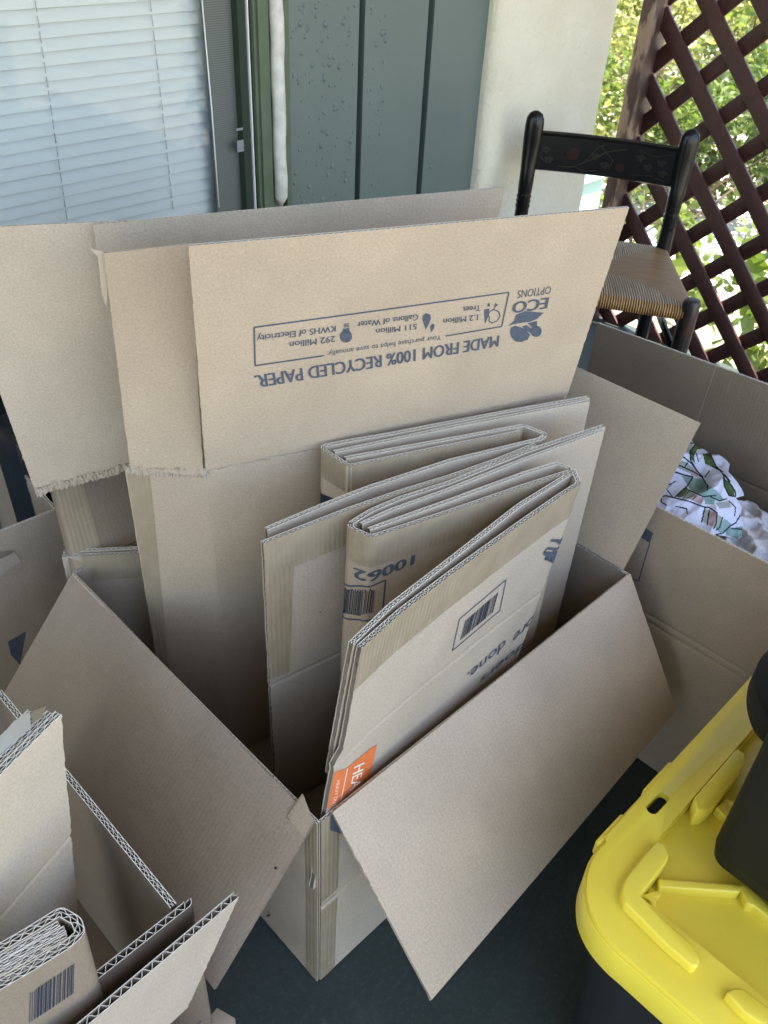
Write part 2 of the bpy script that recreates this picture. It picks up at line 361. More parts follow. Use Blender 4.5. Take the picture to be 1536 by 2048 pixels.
class Board:
    """sheet of corrugated board: top edge polyline, per-vertex vector to its far edge; real liners and flutes"""
    def __init__(s, pts, ends, t=.0075, plies=2, warp=.0015, r=.008, seed=1, rag=0, rag_end=0, creases=(), fl=1., wf=1., step=None):
        s.step = step
        s.t, s.plies, s.warp, s.seed, s.rag, s.rag_end, s.creases, s.fl, s.wf = t, plies, warp, seed, rag, rag_end, creases, fl, wf
        A = np.hstack([np.array(pts, float), np.array(ends, float) - np.array(pts, float)])
        q = [A[0]]
        for i in range(1, len(A) - 1):
            a, b, c = A[i - 1], A[i], A[i + 1]
            la, lc = np.linalg.norm((a - b)[:3]), np.linalg.norm((c - b)[:3])
            p0 = b + (a - b) * min(.45, r / la); p1 = b + (c - b) * min(.45, r / lc)
            for k in range(6):
                u = k / 5; q.append((1 - u) ** 2 * p0 + 2 * u * (1 - u) * b + u * u * p1)
        q.append(A[-1]); w = [q[0]]
        for a, b in zip(q, q[1:]):
            n = max(1, int(np.linalg.norm((b - a)[:3]) / .02))
            for k in range(1, n + 1): w.append(a + (b - a) * k / n)
        w = np.array(w); s.X = w[:, :3]; s.E = w[:, 3:]
        dd = np.linalg.norm(np.diff(s.X, axis=0), axis=1); s.s = np.concatenate([[0], np.cumsum(dd)]); s.len = s.s[-1]
        s.L = float(np.mean(np.linalg.norm(s.E, axis=1)))
        T = np.diff(s.X, axis=0); Dm = (s.E[:-1] + s.E[1:]) / 2
        n = np.cross(Dm, T); n /= np.linalg.norm(n, axis=1)[:, None] + 1e-12
        N = np.vstack([n[:1], n[:-1] + n[1:], n[-1:]]); s.N = N / (np.linalg.norm(N, axis=1)[:, None] + 1e-12)
        s.Tg = np.gradient(s.X, axis=0); s.Tg /= np.linalg.norm(s.Tg, axis=1)[:, None] + 1e-12
    def P(s, S_, V_, W_):
        S_, V_, W_ = np.broadcast_arrays(np.asarray(S_, float), np.asarray(V_, float), np.asarray(W_, float))
        ip = lambda A: np.stack([np.interp(S_, s.s, A[:, k]) for k in range(3)], -1)
        N = ip(s.N); N /= np.linalg.norm(N, axis=-1)[..., None] + 1e-12
        W2 = W_ + s.warp * npnoise(S_, V_, s.seed, s.wf)
        for c in s.creases: W2 = W2 - .0016 * np.exp(-((V_ - c) / .003) ** 2)
        Vr = V_.copy()
        if s.rag:
            jag = s.rag * (npnoise(S_ * 16, S_ * 0, s.seed + 5) * .6 + npnoise(S_ * 55, S_ * 0, s.seed + 9) * .4)
            Vr = Vr + jag * (V_ / s.L) ** 6
        P = ip(s.X) + ip(s.E) * (Vr / s.L)[..., None] + N * W2[..., None]
        if s.step:
            v0_, d_ = s.step; P = P - ip(s.Tg) * (d_ / (1 + np.exp(-(V_ - v0_ - S_ * .0) / .0022)) * np.clip(1 - S_ / .05, 0, 1))[..., None]
        if s.rag_end:
            jag = .5 * s.rag_end * (npnoise(V_ * 9, V_ * 0, s.seed + 7) * .3 + npnoise(V_ * 38, V_ * 0, s.seed + 3) * .45 + npnoise(V_ * 85, V_ * 0, s.seed + 4) * .4)
            wgt = np.clip(1 - np.minimum(S_, s.len - S_) / .012, 0, 1)
            sg = np.where(S_ > s.len / 2, 1., -1.)
            P = P + ip(s.Tg) * (jag * wgt * sg)[..., None]
        return P
    def sheet(s, mb, ss, ww, th, vs, mf, mbk, mc):
        ss = np.array(ss, float); ww = np.array(ww, float); vs = np.array(vs, float)
        ds, dw = np.gradient(ss), np.gradient(ww); ln = np.hypot(ds, dw) + 1e-12
        ns, nw = -dw / ln, ds / ln
        n, k = len(ss), len(vs); idx = []
        for sg, mi in ((1, mf), (-1, mbk)):
            S2 = (ss + sg * ns * th / 2)[:, None]; W2 = (ww + sg * nw * th / 2)[:, None]
            Pp = s.P(S2, vs[None, :], W2).reshape(-1, 3)
            uv = np.stack(np.broadcast_arrays(S2, vs[None, :]), -1).reshape(-1, 2)
            fs = [(i * k + j, i * k + j + 1, (i + 1) * k + j + 1, (i + 1) * k + j) if sg > 0 else (i * k + j, (i + 1) * k + j, (i + 1) * k + j + 1, i * k + j + 1) for i in range(n - 1) for j in range(k - 1)]
            b = len(mb.v); mb.add(Pp, fs, mi, uv, True); idx.append(b)
        a, b = idx; cap = []
        for j, fl in ((0, 0), (k - 1, 1)):
            for i in range(n - 1):
                f = (a + i * k + j, a + (i + 1) * k + j, b + (i + 1) * k + j, b + i * k + j)
                cap.append(f if not fl else f[::-1])
        ncap = len(cap)
        for i in (0, n - 1):
            for j in range(k - 1): cap.append((a + i * k + j, a + i * k + j + 1, b + i * k + j + 1, b + i * k + j))
        # caps need their own flat vertices
        for ic_, f in enumerate(cap):
            vv = [mb.v[q] for q in f]; uu = [mb.uv[q] for q in f]
            mb.add(vv, [(0, 1, 2, 3)], mc if ic_ < ncap else mf, uu)
    def build(s, name, front, back, parent, both=True, nv=14, res=4, flen=.03):
        mb = MB(); th = .0008; h = s.t / 2 - th / 2
        if s.plies == 2: lv = [-h, h * .1, h]; pit = [.0072 * s.fl, .0090 * s.fl]
        else: lv = [-h, h]; pit = [.0074 * s.fl]
        if s.rag or s.rag_end: nv = max(nv, 170)
        vs = np.linspace(0, s.L, nv)
        for c in s.creases: vs = np.concatenate([vs, c + np.array([-.006, -.003, -.0015, 0, .0015, .003, .006])])
        vs = np.unique(np.clip(vs, 0, s.L))
        sg = s.s
        if s.rag: sg = np.unique(np.concatenate([s.s, np.arange(0, s.len, .004)]))
        if s.rag_end: sg = np.unique(np.concatenate([sg, [.006, .012, s.len - .006, s.len - .012]]))
        ms = [M[front], M[back], M['cut'], M['flute']]
        s.sheet(mb, sg, sg * 0 + lv[-1], th, vs, 0, 1, 2)
        s.sheet(mb, sg, sg * 0 + lv[0], th, vs, 0, 1, 2)
        if s.plies == 2:
            s.sheet(mb, s.s, s.s * 0 + lv[1], th * .7, [0, flen], 3, 3, 2)
            if both: s.sheet(mb, s.s, s.s * 0 + lv[1], th * .7, [s.L - flen, s.L], 3, 3, 2)
        for q in range(len(lv) - 1):
            p = pit[q]; n = max(2, int(s.len / p)); mid = (lv[q] + lv[q + 1]) / 2; am = (lv[q + 1] - lv[q]) / 2 - th * .45
            tt = np.arange(0, n * res + 1) / res; ss = tt * s.len / n
            if res <= 2: ww = mid + am * np.where(np.arange(len(tt)) % 2, 1., -1.)
            else: ww = mid + am * np.sin(2 * PI * tt + .6) + am * .12 * npnoise(ss * 20, 0, s.seed + 2)
            ss = np.clip(ss + p * .13 * npnoise(ss * 9, 0 * ss, s.seed + 8), 0, s.len); ww = mid + (ww - mid) * (.90 + .10 * np.clip(npnoise(ss * 6, 0 * ss, s.seed + 12), -1, 1))
            s.sheet(mb, ss, ww, th * .8, [0, flen], 3, 3, 2)
            if both: s.sheet(mb, ss, ww, th * .8, [s.L - flen, s.L], 3, 3, 2)
        # closed side edges (cut parallel to the flutes)
        for se in (0, s.len):
            for a, b in ((lv[0], lv[-1]),):
                e = .0012 if se == 0 else -.0012
                g = s.P(np.array([se + e])[:, None], vs[None, :], np.array([0.])[:, None]).reshape(-1, 3)
                pa = s.P(se + e, vs, a); pb = s.P(se + e, vs, b); k = len(vs)
                mb.add(np.vstack([pa, pb]), [(j, j + 1, k + j + 1, k + j) for j in range(k - 1)], 3, np.vstack([np.stack([vs * 0, vs], -1), np.stack([vs * 0 + .01, vs], -1)]))
        s.obj = mb.build(name, ms, parent); s.o = s.obj
        return s
    def sv(s, p, side=1, s0=None, s1=None):
        a0, a1 = (0 if s0 is None else s0), (s.len if s1 is None else s1)
        S_, V_ = np.meshgrid(np.linspace(a0, a1, 60), np.linspace(-.02, s.L, 60)); p = np.array(p, float)
        d = np.linalg.norm(proj(s.P(S_, V_, side * s.t / 2)) - p, axis=-1); k = np.unravel_index(np.argmin(d), d.shape)
        x = x00 = np.array([S_[k], V_[k]])
        for _ in range(8):
            f = lambda q: proj(s.P(q[0], q[1], side * s.t / 2)) - p
            f0 = f(x); J = np.stack([(f(x + [1e-4, 0]) - f0) / 1e-4, (f(x + [0, 1e-4]) - f0) / 1e-4], -1)
            try: dx = np.linalg.solve(J, f0)
            except Exception: break
            x = x - np.clip(dx, -.05, .05)
        if np.linalg.norm(proj(s.P(x[0], x[1], side * s.t / 2)) - p) > 3 or np.linalg.norm(x - x00) > .04: x = x00
        return x
    def patch(s, name, quad, mat, side=1, off=.0004, n=(30, 8), jag=0, parent=None):
        """sheet lying on the board; quad = four (s,v) corners a,b,c,d (a-b one long side, d-c the other)"""
        a, b, c, d = [np.array(q, float) for q in quad]; mb = MB()
        U, Vv = np.meshgrid(np.linspace(0, 1, n[0]), np.linspace(0, 1, n[1]), indexing='ij')
        g = (a * (1 - U[..., None]) + b * U[..., None]) * (1 - Vv[..., None]) + (d * (1 - U[..., None]) + c * U[..., None]) * Vv[..., None]
        if jag: g[:, -1] += jag * rng.uniform(-1, 1, (n[0], 2))
        Pp = s.P(g[..., 0], g[..., 1], side * (s.t / 2 + off)).reshape(-1, 3)
        fs = [(i * n[1] + j, (i + 1) * n[1] + j, (i + 1) * n[1] + j + 1, i * n[1] + j + 1) for i in range(n[0] - 1) for j in range(n[1] - 1)]
        mb.add(Pp, fs, 0, g.reshape(-1, 2), True)
        return mb.build(name, M[mat], parent or s.obj)
    def ppatch(s, name, pxs, mat, side=1, off=.0004, n=(30, 8), s0=None, s1=None, parent=None):
        return s.patch(name, [s.sv(p, side, s0, s1) for p in pxs], mat, side, off, n, 0, parent)
    def marks(s, name, polys, mat, side=1, off=.0007, lines=(), quads=(), s0=None, s1=None, svs=False):
        """polys, lines [(p,q,width m)] given in picture px of the photograph or in (s,v)"""
        mb = MB(); cv = (lambda p: np.array(p, float)) if svs else (lambda p: s.sv(p, side, s0, s1))
        W = side * (s.t / 2 + off)
        def addpoly(q):
            tri = tessellate_polygon([[Vector((x[0], x[1], 0)) for x in q]])
            v, tri = subdiv(q, tri); mb.add(s.P(v[:, 0], v[:, 1], W), tri, 0, v)
        for po in polys: addpoly([cv(p) for p in po])
        for p, q, wd in lines:
            a, b = cv(p), cv(q); d = b - a; n = np.array([-d[1], d[0]]) / (np.linalg.norm(d) + 1e-9) * wd / 2
            K = 24
            for i in range(K):
                u, u2 = a + d * i / K, a + d * (i + 1) / K; addpoly([u - n, u2 - n, u2 + n, u + n])
        return mb.build(name, M[mat], s.obj)
    def text(s, items, mat, name='printed_text', side=1, off=.0008, s0=None, s1=None):
        """items: (string, origin px, baseline end px, cap top px, boldness)"""
        for st, po, px_, pt, bold in items:
            mb = MB()
            cu = bpy.data.curves.new('t', 'FONT'); cu.body = st; cu.size = 1; cu.offset = 0; cu.resolution_u = 3
            ob = bpy.data.objects.new('t', cu); me = bpy.data.meshes.new_from_object(ob)
            v = np.array([x.co[:] for x in me.vertices]); fs = [tuple(p.vertices) for p in me.polygons]
            bpy.data.objects.remove(ob); bpy.data.curves.remove(cu); bpy.data.meshes.remove(me)
            x0, x1 = v[:, 0].min(), v[:, 0].max(); h = .70
            o, a, t = s.sv(po, side, s0, s1), s.sv(px_, side, s0, s1), s.sv(pt, side, s0, s1)
            g = o + (a - o) * ((v[:, 0] - x0) / (x1 - x0))[:, None] + (t - o) * (v[:, 1] / h)[:, None]
            du = (a - o) / (np.linalg.norm(a - o) + 1e-9); ht = np.linalg.norm(t - o)
            nk = 1 if bold < .005 else (3 if bold < .02 else 5)
            for k in range(nk):
                sh = 0 if nk == 1 else (k / (nk - 1) - .5) * 2 * bold * ht * 1.6
                g2 = g + du * sh; mb.add(s.P(g2[:, 0], g2[:, 1], side * (s.t / 2 + off + k * .00004)), fs, 0, g2)
            mb.build(name, M[mat], s.obj)
def lc(o, s): return lambda x, y: (o[0] + x * s, o[1] + y * s)
def circ(c, r, n=20, ry=None): return [(c[0] + r * math.cos(2 * PI * k / n), c[1] + (ry or r) * math.sin(2 * PI * k / n)) for k in range(n)]
def bars(b, o, e, dn, n, seed):
    """bar code: o start, e end along the row, dn = vector down, all px; returns polygons"""
    r = random.Random(seed); o, e, dn = map(np.array, (o, e, dn)); ps = []; u = 0
    while u < 1:
        wd = r.choice([.4, .8, 1.2]) / n
        a = o + (e - o) * u; c = o + (e - o) * min(1, u + wd); ps.append([a, c, c + dn, a + dn]); u += wd + r.choice([.5, .9]) / n
    return ps
Z = np.array([0, 0, 1.])
#PARTS
def vec_board(tops, bots, **k): return Board(tops, bots, **k)
# ================================================================== setting
def structure(name, mb, mat, **k): return tag(mb.build(name, mat, **k), kind='structure')
g = MB(); g.box((-4, -2.2, -.12), (2.74, 1.9, 0)); structure('porch_floor', g, M['floor'])
g = MB(); g.box((-4, -.85, 2.45), (3.1, 1.9, 2.6)); structure('unseen_ceiling', g, M['unseen_ceiling'])  # unseen roof added to block sun, front edge trimmed for more sky light
g = MB()
N_ = 60; xs = np.concatenate([[-60], np.linspace(-3, 14, N_ - 2), [70]]); ys = np.concatenate([[-60], np.linspace(-6, 14, N_ - 2), [80]])
vs = []
for y in ys:
    for x in xs: vs.append((x, y, -.42 - .02 * max(0, x - 3) + .05 * mnoise.noise(Vector((x * .8, y * .8, 0)))))
g.add(vs, [(i * N_ + j, i * N_ + j + 1, (i + 1) * N_ + j + 1, (i + 1) * N_ + j) for i in range(N_ - 1) for j in range(N_ - 1)], 0, None, True)
structure('ground', g, M['soil'])
g = MB(); pp = [(2.95, 2.2), (4.3, 1.6), (7.5, 3.2), (12, 8), (10, 10), (6, 5.4), (3.3, 4.2)]
g.prism(pp, -.52, -.33); structure('path', g, M['ground'])
# ------------------------------------------------------------------ house wall
W = 1.62
hw = empty('house_wall', (1.7, W, 0), 'dark green boarded porch wall between the window and the cream stucco pillar', 'wall')
ex = lambda p: float(atY(p, W)[0])
bxr = float(atY((407, 50), W + .047)[0]); scl = float(atY((409, 50), W + .021)[0])
gx = [ex((575, 50)), ex((718, 50)), ex((730, 50)), ex((855, 50)), ex((867, 50)), ex((976, 50))]
for a, b, k in ((gx[0], gx[1], 230), (gx[2], gx[3], 75), (gx[4], gx[5] + .01, 16)):
    g = MB(); g.box((a, W, 0), (b, W + .03, 2.45)); 
    r = random.Random(int(a * 100))
    for _ in range(k):
        cx_, cz = r.uniform(a + .01, b - .008), r.uniform(.4, 1.15); ra = r.choice([.0015, .002, .003, .004, .0055]) * r.uniform(.8, 1.3)
        if k < 200 and cx_ > a + .09: cx_ = r.uniform(a + .008, a + .07)
        vs = []; fs = []
        for i, (rr, hh) in enumerate(((1, 0), (.75, .24), (.4, .38))):
            for j in range(9): an = 2 * PI * j / 9; vs.append((cx_ + ra * rr * math.cos(an), W - .0004 - ra * hh, cz + ra * rr * math.sin(an) * 1.15))
        vs.append((cx_, W - .0004 - ra * .42, cz))
        for i in range(2):
            for j in range(9): fs.append((i * 9 + j, i * 9 + (j + 1) % 9, (i + 1) * 9 + (j + 1) % 9, (i + 1) * 9 + j))
        for j in range(9): fs.append((18 + j, 18 + (j + 1) % 9, 27))
        g.add(vs, fs, 0, None, True)
    g.build('siding_board', M['siding'], hw)
g = MB(); g.box((gx[0] - .02, W + .022, 0), (gx[5], W + .05, 2.45)); g.build('groove_backing', M['groove'], hw)
g = MB(); g.box((-4, W + .002, 0), (gx[0] - .001, W + .05, .30)); g.box((-4, W + .002, 2.2), (gx[0] - .001, W + .05, 2.45)); g.build('wall_panel', M['siding'], hw)
# window
sx0, sx1 = ex((408, 50)), ex((490, 50))
wn = empty('window', (0.4, W, .3), 'large window with lowered white venetian blind and green frame beside the boarded wall', 'window')
g = MB(); g.box((sx1 + .012, W - .012, 0), (ex((530, 50)), W + .06, 2.2)); g.box((sx1 + .020, W - .018, 0), (ex((516, 50)), W - .012, 2.2))
g.box((ex((564, 50)), W - .006, 0), (gx[0] - .001, W + .04, 2.2)); g.box((ex((530, 50)), W + .01, 0), (ex((564, 50)), W + .04, 2.2)); g.build('frame', M['trim'], wn)
g = MB(); rx = (ex((531, 50)) + ex((560, 50))) / 2; rz0 = atY((552, 408), W - .02)[2]
pts = [(rx + .0015 * math.sin(k * 1.7), W - .012, rz0 + .01 + k * .04) for k in range(48)]
g.tube([(rx, W - .012, rz0 - .012)] + pts, [.003] + [.0158 + .0004 * math.sin(k * 2.3) for k in range(48)], 12); g.build('round_moulding', M['rod'], wn)
g = MB(); g.box((sx1 + .004, W - .004, .25), (sx1 + .0065, W + .03, 2.2)); g.build('screen_edge', M['white_paint'], wn)
g = MB(); g.box((sx1 - .018, W + .0, .25), (sx1 + .001, W + .03, 2.2)); g.build('screen_rail', M['groove'], wn)
g = MB(); g.box((scl, W + .020, .3), (sx1, W + .022, 2.2)); g.build('insect_screen', M['screen'], wn)
bx0 = -2.3
g = MB(); sp = .0232 ; r = random.Random(3)
zt = float(atY((0, 22), W + .045)[2]); k0 = -14
segx = np.linspace(bx0, bxr + .012, 40)
for k in range(k0, 28):
    zc = zt - k * sp
    if zc < .32: break
    dr = r.uniform(-.0012, .0012); tl_ = r.uniform(-.002, .002)
    vs = []; uv = []
    for x in segx:
        sag = dr + .001 * math.sin(x * 5 + k) + tl_ * (x - .5)
        for q in range(5):
            u = q / 4; vs.append((x, W + .045 + .008 * u - .0015 * math.sin(PI * u), zc + sag + u * (sp + .001) * 1.0)); uv.append((x, u))
    n = len(segx); g.add(vs, [(i * 5 + j, (i + 1) * 5 + j, (i + 1) * 5 + j + 1, i * 5 + j + 1) for i in range(n - 1) for j in range(4)], 0, uv, True)
g.build('blind', M['blind'], wn)
g = MB()
for px0, px1 in (((70, 0), (135, 445)), ((300, 0), (347, 425)), ((-260, 0), (-160, 445))):
    a, b = atY(px0, W + .042), atY(px1, W + .042)
    for q in range(16):
        u0, u1 = q / 16, (q + .75) / 16; p, p2 = a + (b - a) * u0, a + (b - a) * u1; g.tube([p + [0, .0, 0], p2 + [0, -.0006, 0]], .0009, 5)
g.build('blind_cord', M['cord'], wn)
g = MB(); e0, e1 = atY((404, 0), W + .019), atY((438, 415), W + .019); g.tube([e0, (e0 + e1) / 2 + [.002, 0, 0], e1], .0014, 6); g.build('blind_edge', M['white_paint'], wn)
g = MB(); g.box((bx0, W + .026, .3), (scl + .01, W + .029, 2.2)); g.build('pane', M['glass'], wn)
g = MB(); g.box((bx0 - .1, W + .10, .2), (sx1 + .05, W + .14, 2.3)); g.build('room_lining', M['dark_room'], wn)
g = MB(); ta = atY((486, 285), W - .001); g.box((ta[0] - .016, W - .002, ta[2] - .018), (ta[0] + .001, W - .0005, ta[2] + .006)); g.box((ta[0] - .016, W - .002, ta[2] + .026), (ta[0] + .001, W - .0005, ta[2] + .031)); g.build('old_tape_scrap', M['pkg_grey'], wn)
# pillar
px0, px1 = ex((978, 20)), float(atY((1231, 20), W - .03)[0]); g = MB()
prof = [(px0, W + .05), (px0, W - .01)] + [(px0 + .05 * (1 - math.cos(a)), W - .01 - .03 * math.sin(a)) for a in np.linspace(.3, PI / 2, 5)] + [(px0 + .09, W - .042), (px1 - .02, W - .042), (px1 - .006, W - .036), (px1, W - .02), (px1, W + .3), (px0, W + .3)]
zs = np.linspace(0, 2.45, 60); vs = []
for z in zs:
    for x, y in prof: vs.append((x + .003 * mnoise.noise(Vector((x * 9, z * 9, 1))), y + .004 * mnoise.noise(Vector((x * 12, z * 7, 5))), z))
n = len(prof); g.add(vs, [(i * n + j, i * n + (j + 1) % n, (i + 1) * n + (j + 1) % n, (i + 1) * n + j) for i in range(59) for j in range(n)], 0, None, True)
tag(g.build('pillar', M['stucco']), 'cream rough stucco pillar at the end of the green boarded wall behind the black chair', 'pillar')
# ------------------------------------------------------------------ lattice fence
lf = empty('lattice_fence', (2.7, 1.6, 0), 'dark brown wooden lattice screen with its post behind the black chair', 'fence')
g = MB(); yc = float(atX((1290, 100), 2.635)[1]); yl_ = float(atX((1266, 100), 2.635)[1]); xc = float(atY((1327, 100), yc)[0])
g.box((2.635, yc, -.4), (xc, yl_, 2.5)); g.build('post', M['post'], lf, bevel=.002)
U0, V0, PT, SW = 1.6257, .3232, .1308, .0495
def clip_line(a, nrm, c):  # line n.p=c inside rectangle y in [-.9,yc], z in [.0,2.45]
    pts = []; y0, y1, z0, z1 = -.9, yc + .012, -.22, 2.45
    ny, nz = nrm
    for y in (y0, y1):
        z = (c - ny * y) / nz
        if z0 <= z <= z1: pts.append((y, z))
    for z in (z0, z1):
        y = (c - nz * z) / ny
        if y0 <= y <= y1: pts.append((y, z))
    return pts[:2] if len(pts) >= 2 else None
R2 = math.sqrt(.5); cnt = 0
for lay, (ny, nz, c0) in enumerate(((R2, R2, U0), (R2, -R2, V0))):
    for k in range(-22, 22):
        c = c0 + (k + .5) * PT; q = clip_line(None, (ny, nz), c)
        if not q: continue
        (ya, za), (yb, zb) = q
        if math.hypot(ya - yb, za - zb) < .08: continue
        L_ = math.hypot(yb - ya, zb - za); dy, dz = (yb - ya) / L_, (zb - za) / L_
        xo = 2.715 + (0.0 if lay == 0 else -.0125)
        Mx = Matrix(((1, 0, 0, xo), (0, dy, -dz, ya), (0, dz, dy, za), (0, 0, 0, 1)))
        g = MB(); g.box((-.0055, 0, -SW / 2), (.0055, L_, SW / 2), 0, Mx); o = g.build('slat', M['lattice'], lf, bevel=.0012, bseg=1); cnt += 1
        if cnt > 96: break
g = MB(); g.box((2.742, -.9, -.30), (2.78, yc - .002, -.222)); g.build('bottom_rail', M['lattice'], lf)
# ------------------------------------------------------------------ vegetation outside
def leaf_cloud(mb, c, rad, n, size, seed, squash=1., drop=.3):
    r = random.Random(seed); cl = [(Vector((r.gauss(0, .45), r.gauss(0, .45), r.gauss(0, .45))), r.uniform(.25, .5)) for _ in range(14)]
    for _ in range(n):
        cc, cr = r.choice(cl); d = Vector((r.gauss(0, 1), r.gauss(0, 1), r.gauss(0, 1))).normalized() * cr * r.uniform(.3, 1)
        p = cc + d; p = Vector((c[0] + p.x * rad[0], c[1] + p.y * rad[1], c[2] + p.z * rad[2]))
        s_ = size * r.uniform(.6, 1.35); a = Vector((r.gauss(0, 1), r.gauss(0, 1), r.gauss(-drop, .6))).normalized(); b = a.cross(Vector((r.gauss(0, 1), r.gauss(0, 1), r.gauss(0, 1)))).normalized(); nn = a.cross(b)
        q = [p, p + a * s_ * .3 + b * s_ * .3, p + a * s_ * .72 + b * s_ * .24, p + a * s_ + nn * s_ * .12, p + a * s_ * .72 - b * s_ * .24, p + a * s_ * .3 - b * s_ * .3, p + a * s_ * .5 + nn * s_ * -.07]
        mb.add(q, [(0, 1, 6), (1, 2, 6), (2, 3, 6), (3, 4, 6), (4, 5, 6), (5, 0, 6)])
def shrub(name, label, cat, c, rad, n, size, mat, seed, stems=5, group=None, zg=-.45):
    e = empty(name, (c[0], c[1], zg), label, cat, group)
    g = MB(); leaf_cloud(g, c, rad, n, size, seed); g.build('foliage', M[mat], e)
    g = MB(); r = random.Random(seed + 1)
    for k in range(stems):
        a = (c[0] + r.uniform(-.2, .2) * rad[0], c[1] + r.uniform(-.2, .2) * rad[1], zg)
        top = (c[0] + r.uniform(-.8, .8) * rad[0], c[1] + r.uniform(-.8, .8) * rad[1], c[2] + r.uniform(.1, .8) * rad[2])
        mid = ((a[0] + top[0]) / 2 + r.uniform(-.1, .1), (a[1] + top[1]) / 2 + r.uniform(-.1, .1), (a[2] + top[2]) / 2 + .1)
        g.tube([a, mid, top], [.014, .008, .003], 6)
        for q in range(4):
            b0 = Vector(mid).lerp(Vector(top), r.random()); g.tube([b0, b0 + Vector((r.uniform(-.3, .3), r.uniform(-.3, .3), r.uniform(-.1, .25)))], [.003, .001], 4)
    g.build('stem', M['twig'], e); return e
shrub('shrub', 'broad leaved bright green shrub close behind the lattice at the right edge of the porch', 'shrub', (3.35, .95, .05), (.45, .75, .42), 430, .085, 'leaf', 11, 9)
shrub('shrub', 'loose green shrub with fallen twigs behind the lower lattice, left of the broad leaved one', 'shrub', (3.9, 2.1, -.05), (.6, .5, .35), 380, .06, 'leaf', 23, 8)
shrub('shrub', 'small leaved green bush seen through the middle of the lattice above the chair post', 'shrub', (5.2, 2.4, .15), (1., 1., .55), 2600, .055, 'leaf_d', 31, 7)
shrub('shrub', 'sunlit yellow green bush in the gap between the cream pillar and the brown lattice post', 'shrub', (5.3, 3.75, .0), (.9, 1., .62), 5200, .05, 'leaf_y', 43, 7)
shrub('shrub', 'tall yellow green bush far behind the gap beside the pillar, reaching the picture top', 'shrub', (7.6, 5.0, .5), (1.5, 1.6, 1.4), 7000, .06, 'leaf_y', 47, 7)
shrub('shrub', 'mid green bush far behind the upper right lattice', 'shrub', (6.9, 2.7, .35), (1.5, 1.5, 1.), 4200, .07, 'leaf', 57, 7)
shrub('shrub', 'dark green bush far behind the right end of the lattice', 'shrub', (6.0, .9, .2), (1.3, 1.2, .9), 2800, .07, 'leaf_d', 61, 7)
shrub('shrub', 'pale yellow green bush at the back beyond the others at the top right', 'shrub', (10.5, 5.0, .5), (2.4, 2.4, 1.7), 6000, .10, 'leaf_y', 67, 7)
shrub('shrub', 'small sunlit bush just right of the brown lattice post, behind the lattice', 'shrub', (5.0, 2.95, .12), (.75, .6, .5), 2200, .05, 'leaf', 83, 7)
shrub('shrub', 'yellow green bush behind the top of the lattice beside its post', 'shrub', (6.6, 3.7, .45), (1.1, 1.0, .8), 3800, .06, 'leaf_y', 89, 7)
# pale tub
g = MB(); a = atY((1168, 352), 1.95); b = atY((1216, 420), 1.95)
g.prism([(a[0] - .25, 1.95), (a[0] + .16, 1.95), (a[0] + .2, 2.3), (a[0] - .25, 2.3)], -.42, a[2] - .03); g.prism([(a[0] - .28, 1.93), (a[0] + .18, 1.93), (a[0] + .22, 2.33), (a[0] - .28, 2.33)], a[2] - .03, a[2] - .012)
tag(g.build('storage_tub', M['aqua'], bevel=.012), 'pale aqua lidded tub outside, glimpsed below the chair back rail beside the pillar', 'tub')
#PART2
# ================================================================== chair
ch = empty('rush_seat_chair', (2.0, 1.15, 0), 'old black chair with stencilled back rail and woven rush seat before the lattice', 'chair')
cL, cR = np.array([2.04, 1.475, 0]), np.array([2.243, 1.119, 0]); cd = (cR - cL) / np.linalg.norm(cR - cL); cf = np.array([cd[1], -cd[0], 0])  # cf: towards seat front
if cf[1] > 0 or cf[0] > 0: cf = -cf
zs_ = .50
for bp in (cL, cR):
    g = MB()
    P = lambda z, off=0.: bp + Z * z - cf * off
    zz = [.0, .25, .46, .50, .545, .555, .56, .568, .573, .581, .586, .594, .60, .66, .70, .74, .77, .79, .803, .81]
    rr = [.016, .019, .020, .020, .019, .019, .0215, .0185, .0215, .0185, .0215, .0185, .020, .021, .023, .025, .0255, .024, .018, .006]
    vs = []; seg = 14
    for z, q in zip(zz, rr):
        fl = 1 if z < .62 else max(.52, 1 - (z - .62) * 6); c = P(z, max(0, z - .5) * .05)
        for k in range(seg): an = 2 * PI * k / seg; vs.append(c + cd * q * math.cos(an) + cf * q * fl * math.sin(an))
    g.add(vs, [(i * seg + k, i * seg + (k + 1) % seg, (i + 1) * seg + (k + 1) % seg, (i + 1) * seg + k) for i in range(len(zz) - 1) for k in range(seg)] + [tuple((len(zz) - 1) * seg + k for k in range(seg))], 0, None, True)
    g.build('back_post', M['chair_black'], ch)
zr0, zr1 = .657, .762
def railP(u, z): bow = .022 * (1 - (2 * u - 1) ** 2); return cL + (cR - cL) * u + Z * z - cf * (bow + (z - .5) * .05)
def rail(name, z0, z1, u0, u1, th=.010, par=ch, mat='chair_black'):
    g = MB(); n = 16; vs = []
    for i in range(n + 1):
        u = u0 + (u1 - u0) * i / n
        for z, o_ in ((z0, -1), (z0 + .004, 1), (z1 - .012, 1), (z1 - .004, 1.9), (z1, .4), (z1 - .001, -1)): vs.append(railP(u, z) + cf * o_ * th / 2)
    g.add(vs, [(i * 6 + j, i * 6 + (j + 1) % 6, (i + 1) * 6 + (j + 1) % 6, (i + 1) * 6 + j) for i in range(n) for j in range(6)], 0)
    return g.build(name, M[mat], par)
br = rail('back_rail', zr0, zr1, .02, .98)
def stencil(name, polys, mat):
    g = MB()
    for po in polys:
        tri = tessellate_polygon([[Vector((x, y, 0)) for x, y in po]])
        g.add([railP(x, y) + cf * .0058 for x, y in po], tri)
    g.build(name, M[mat], br)
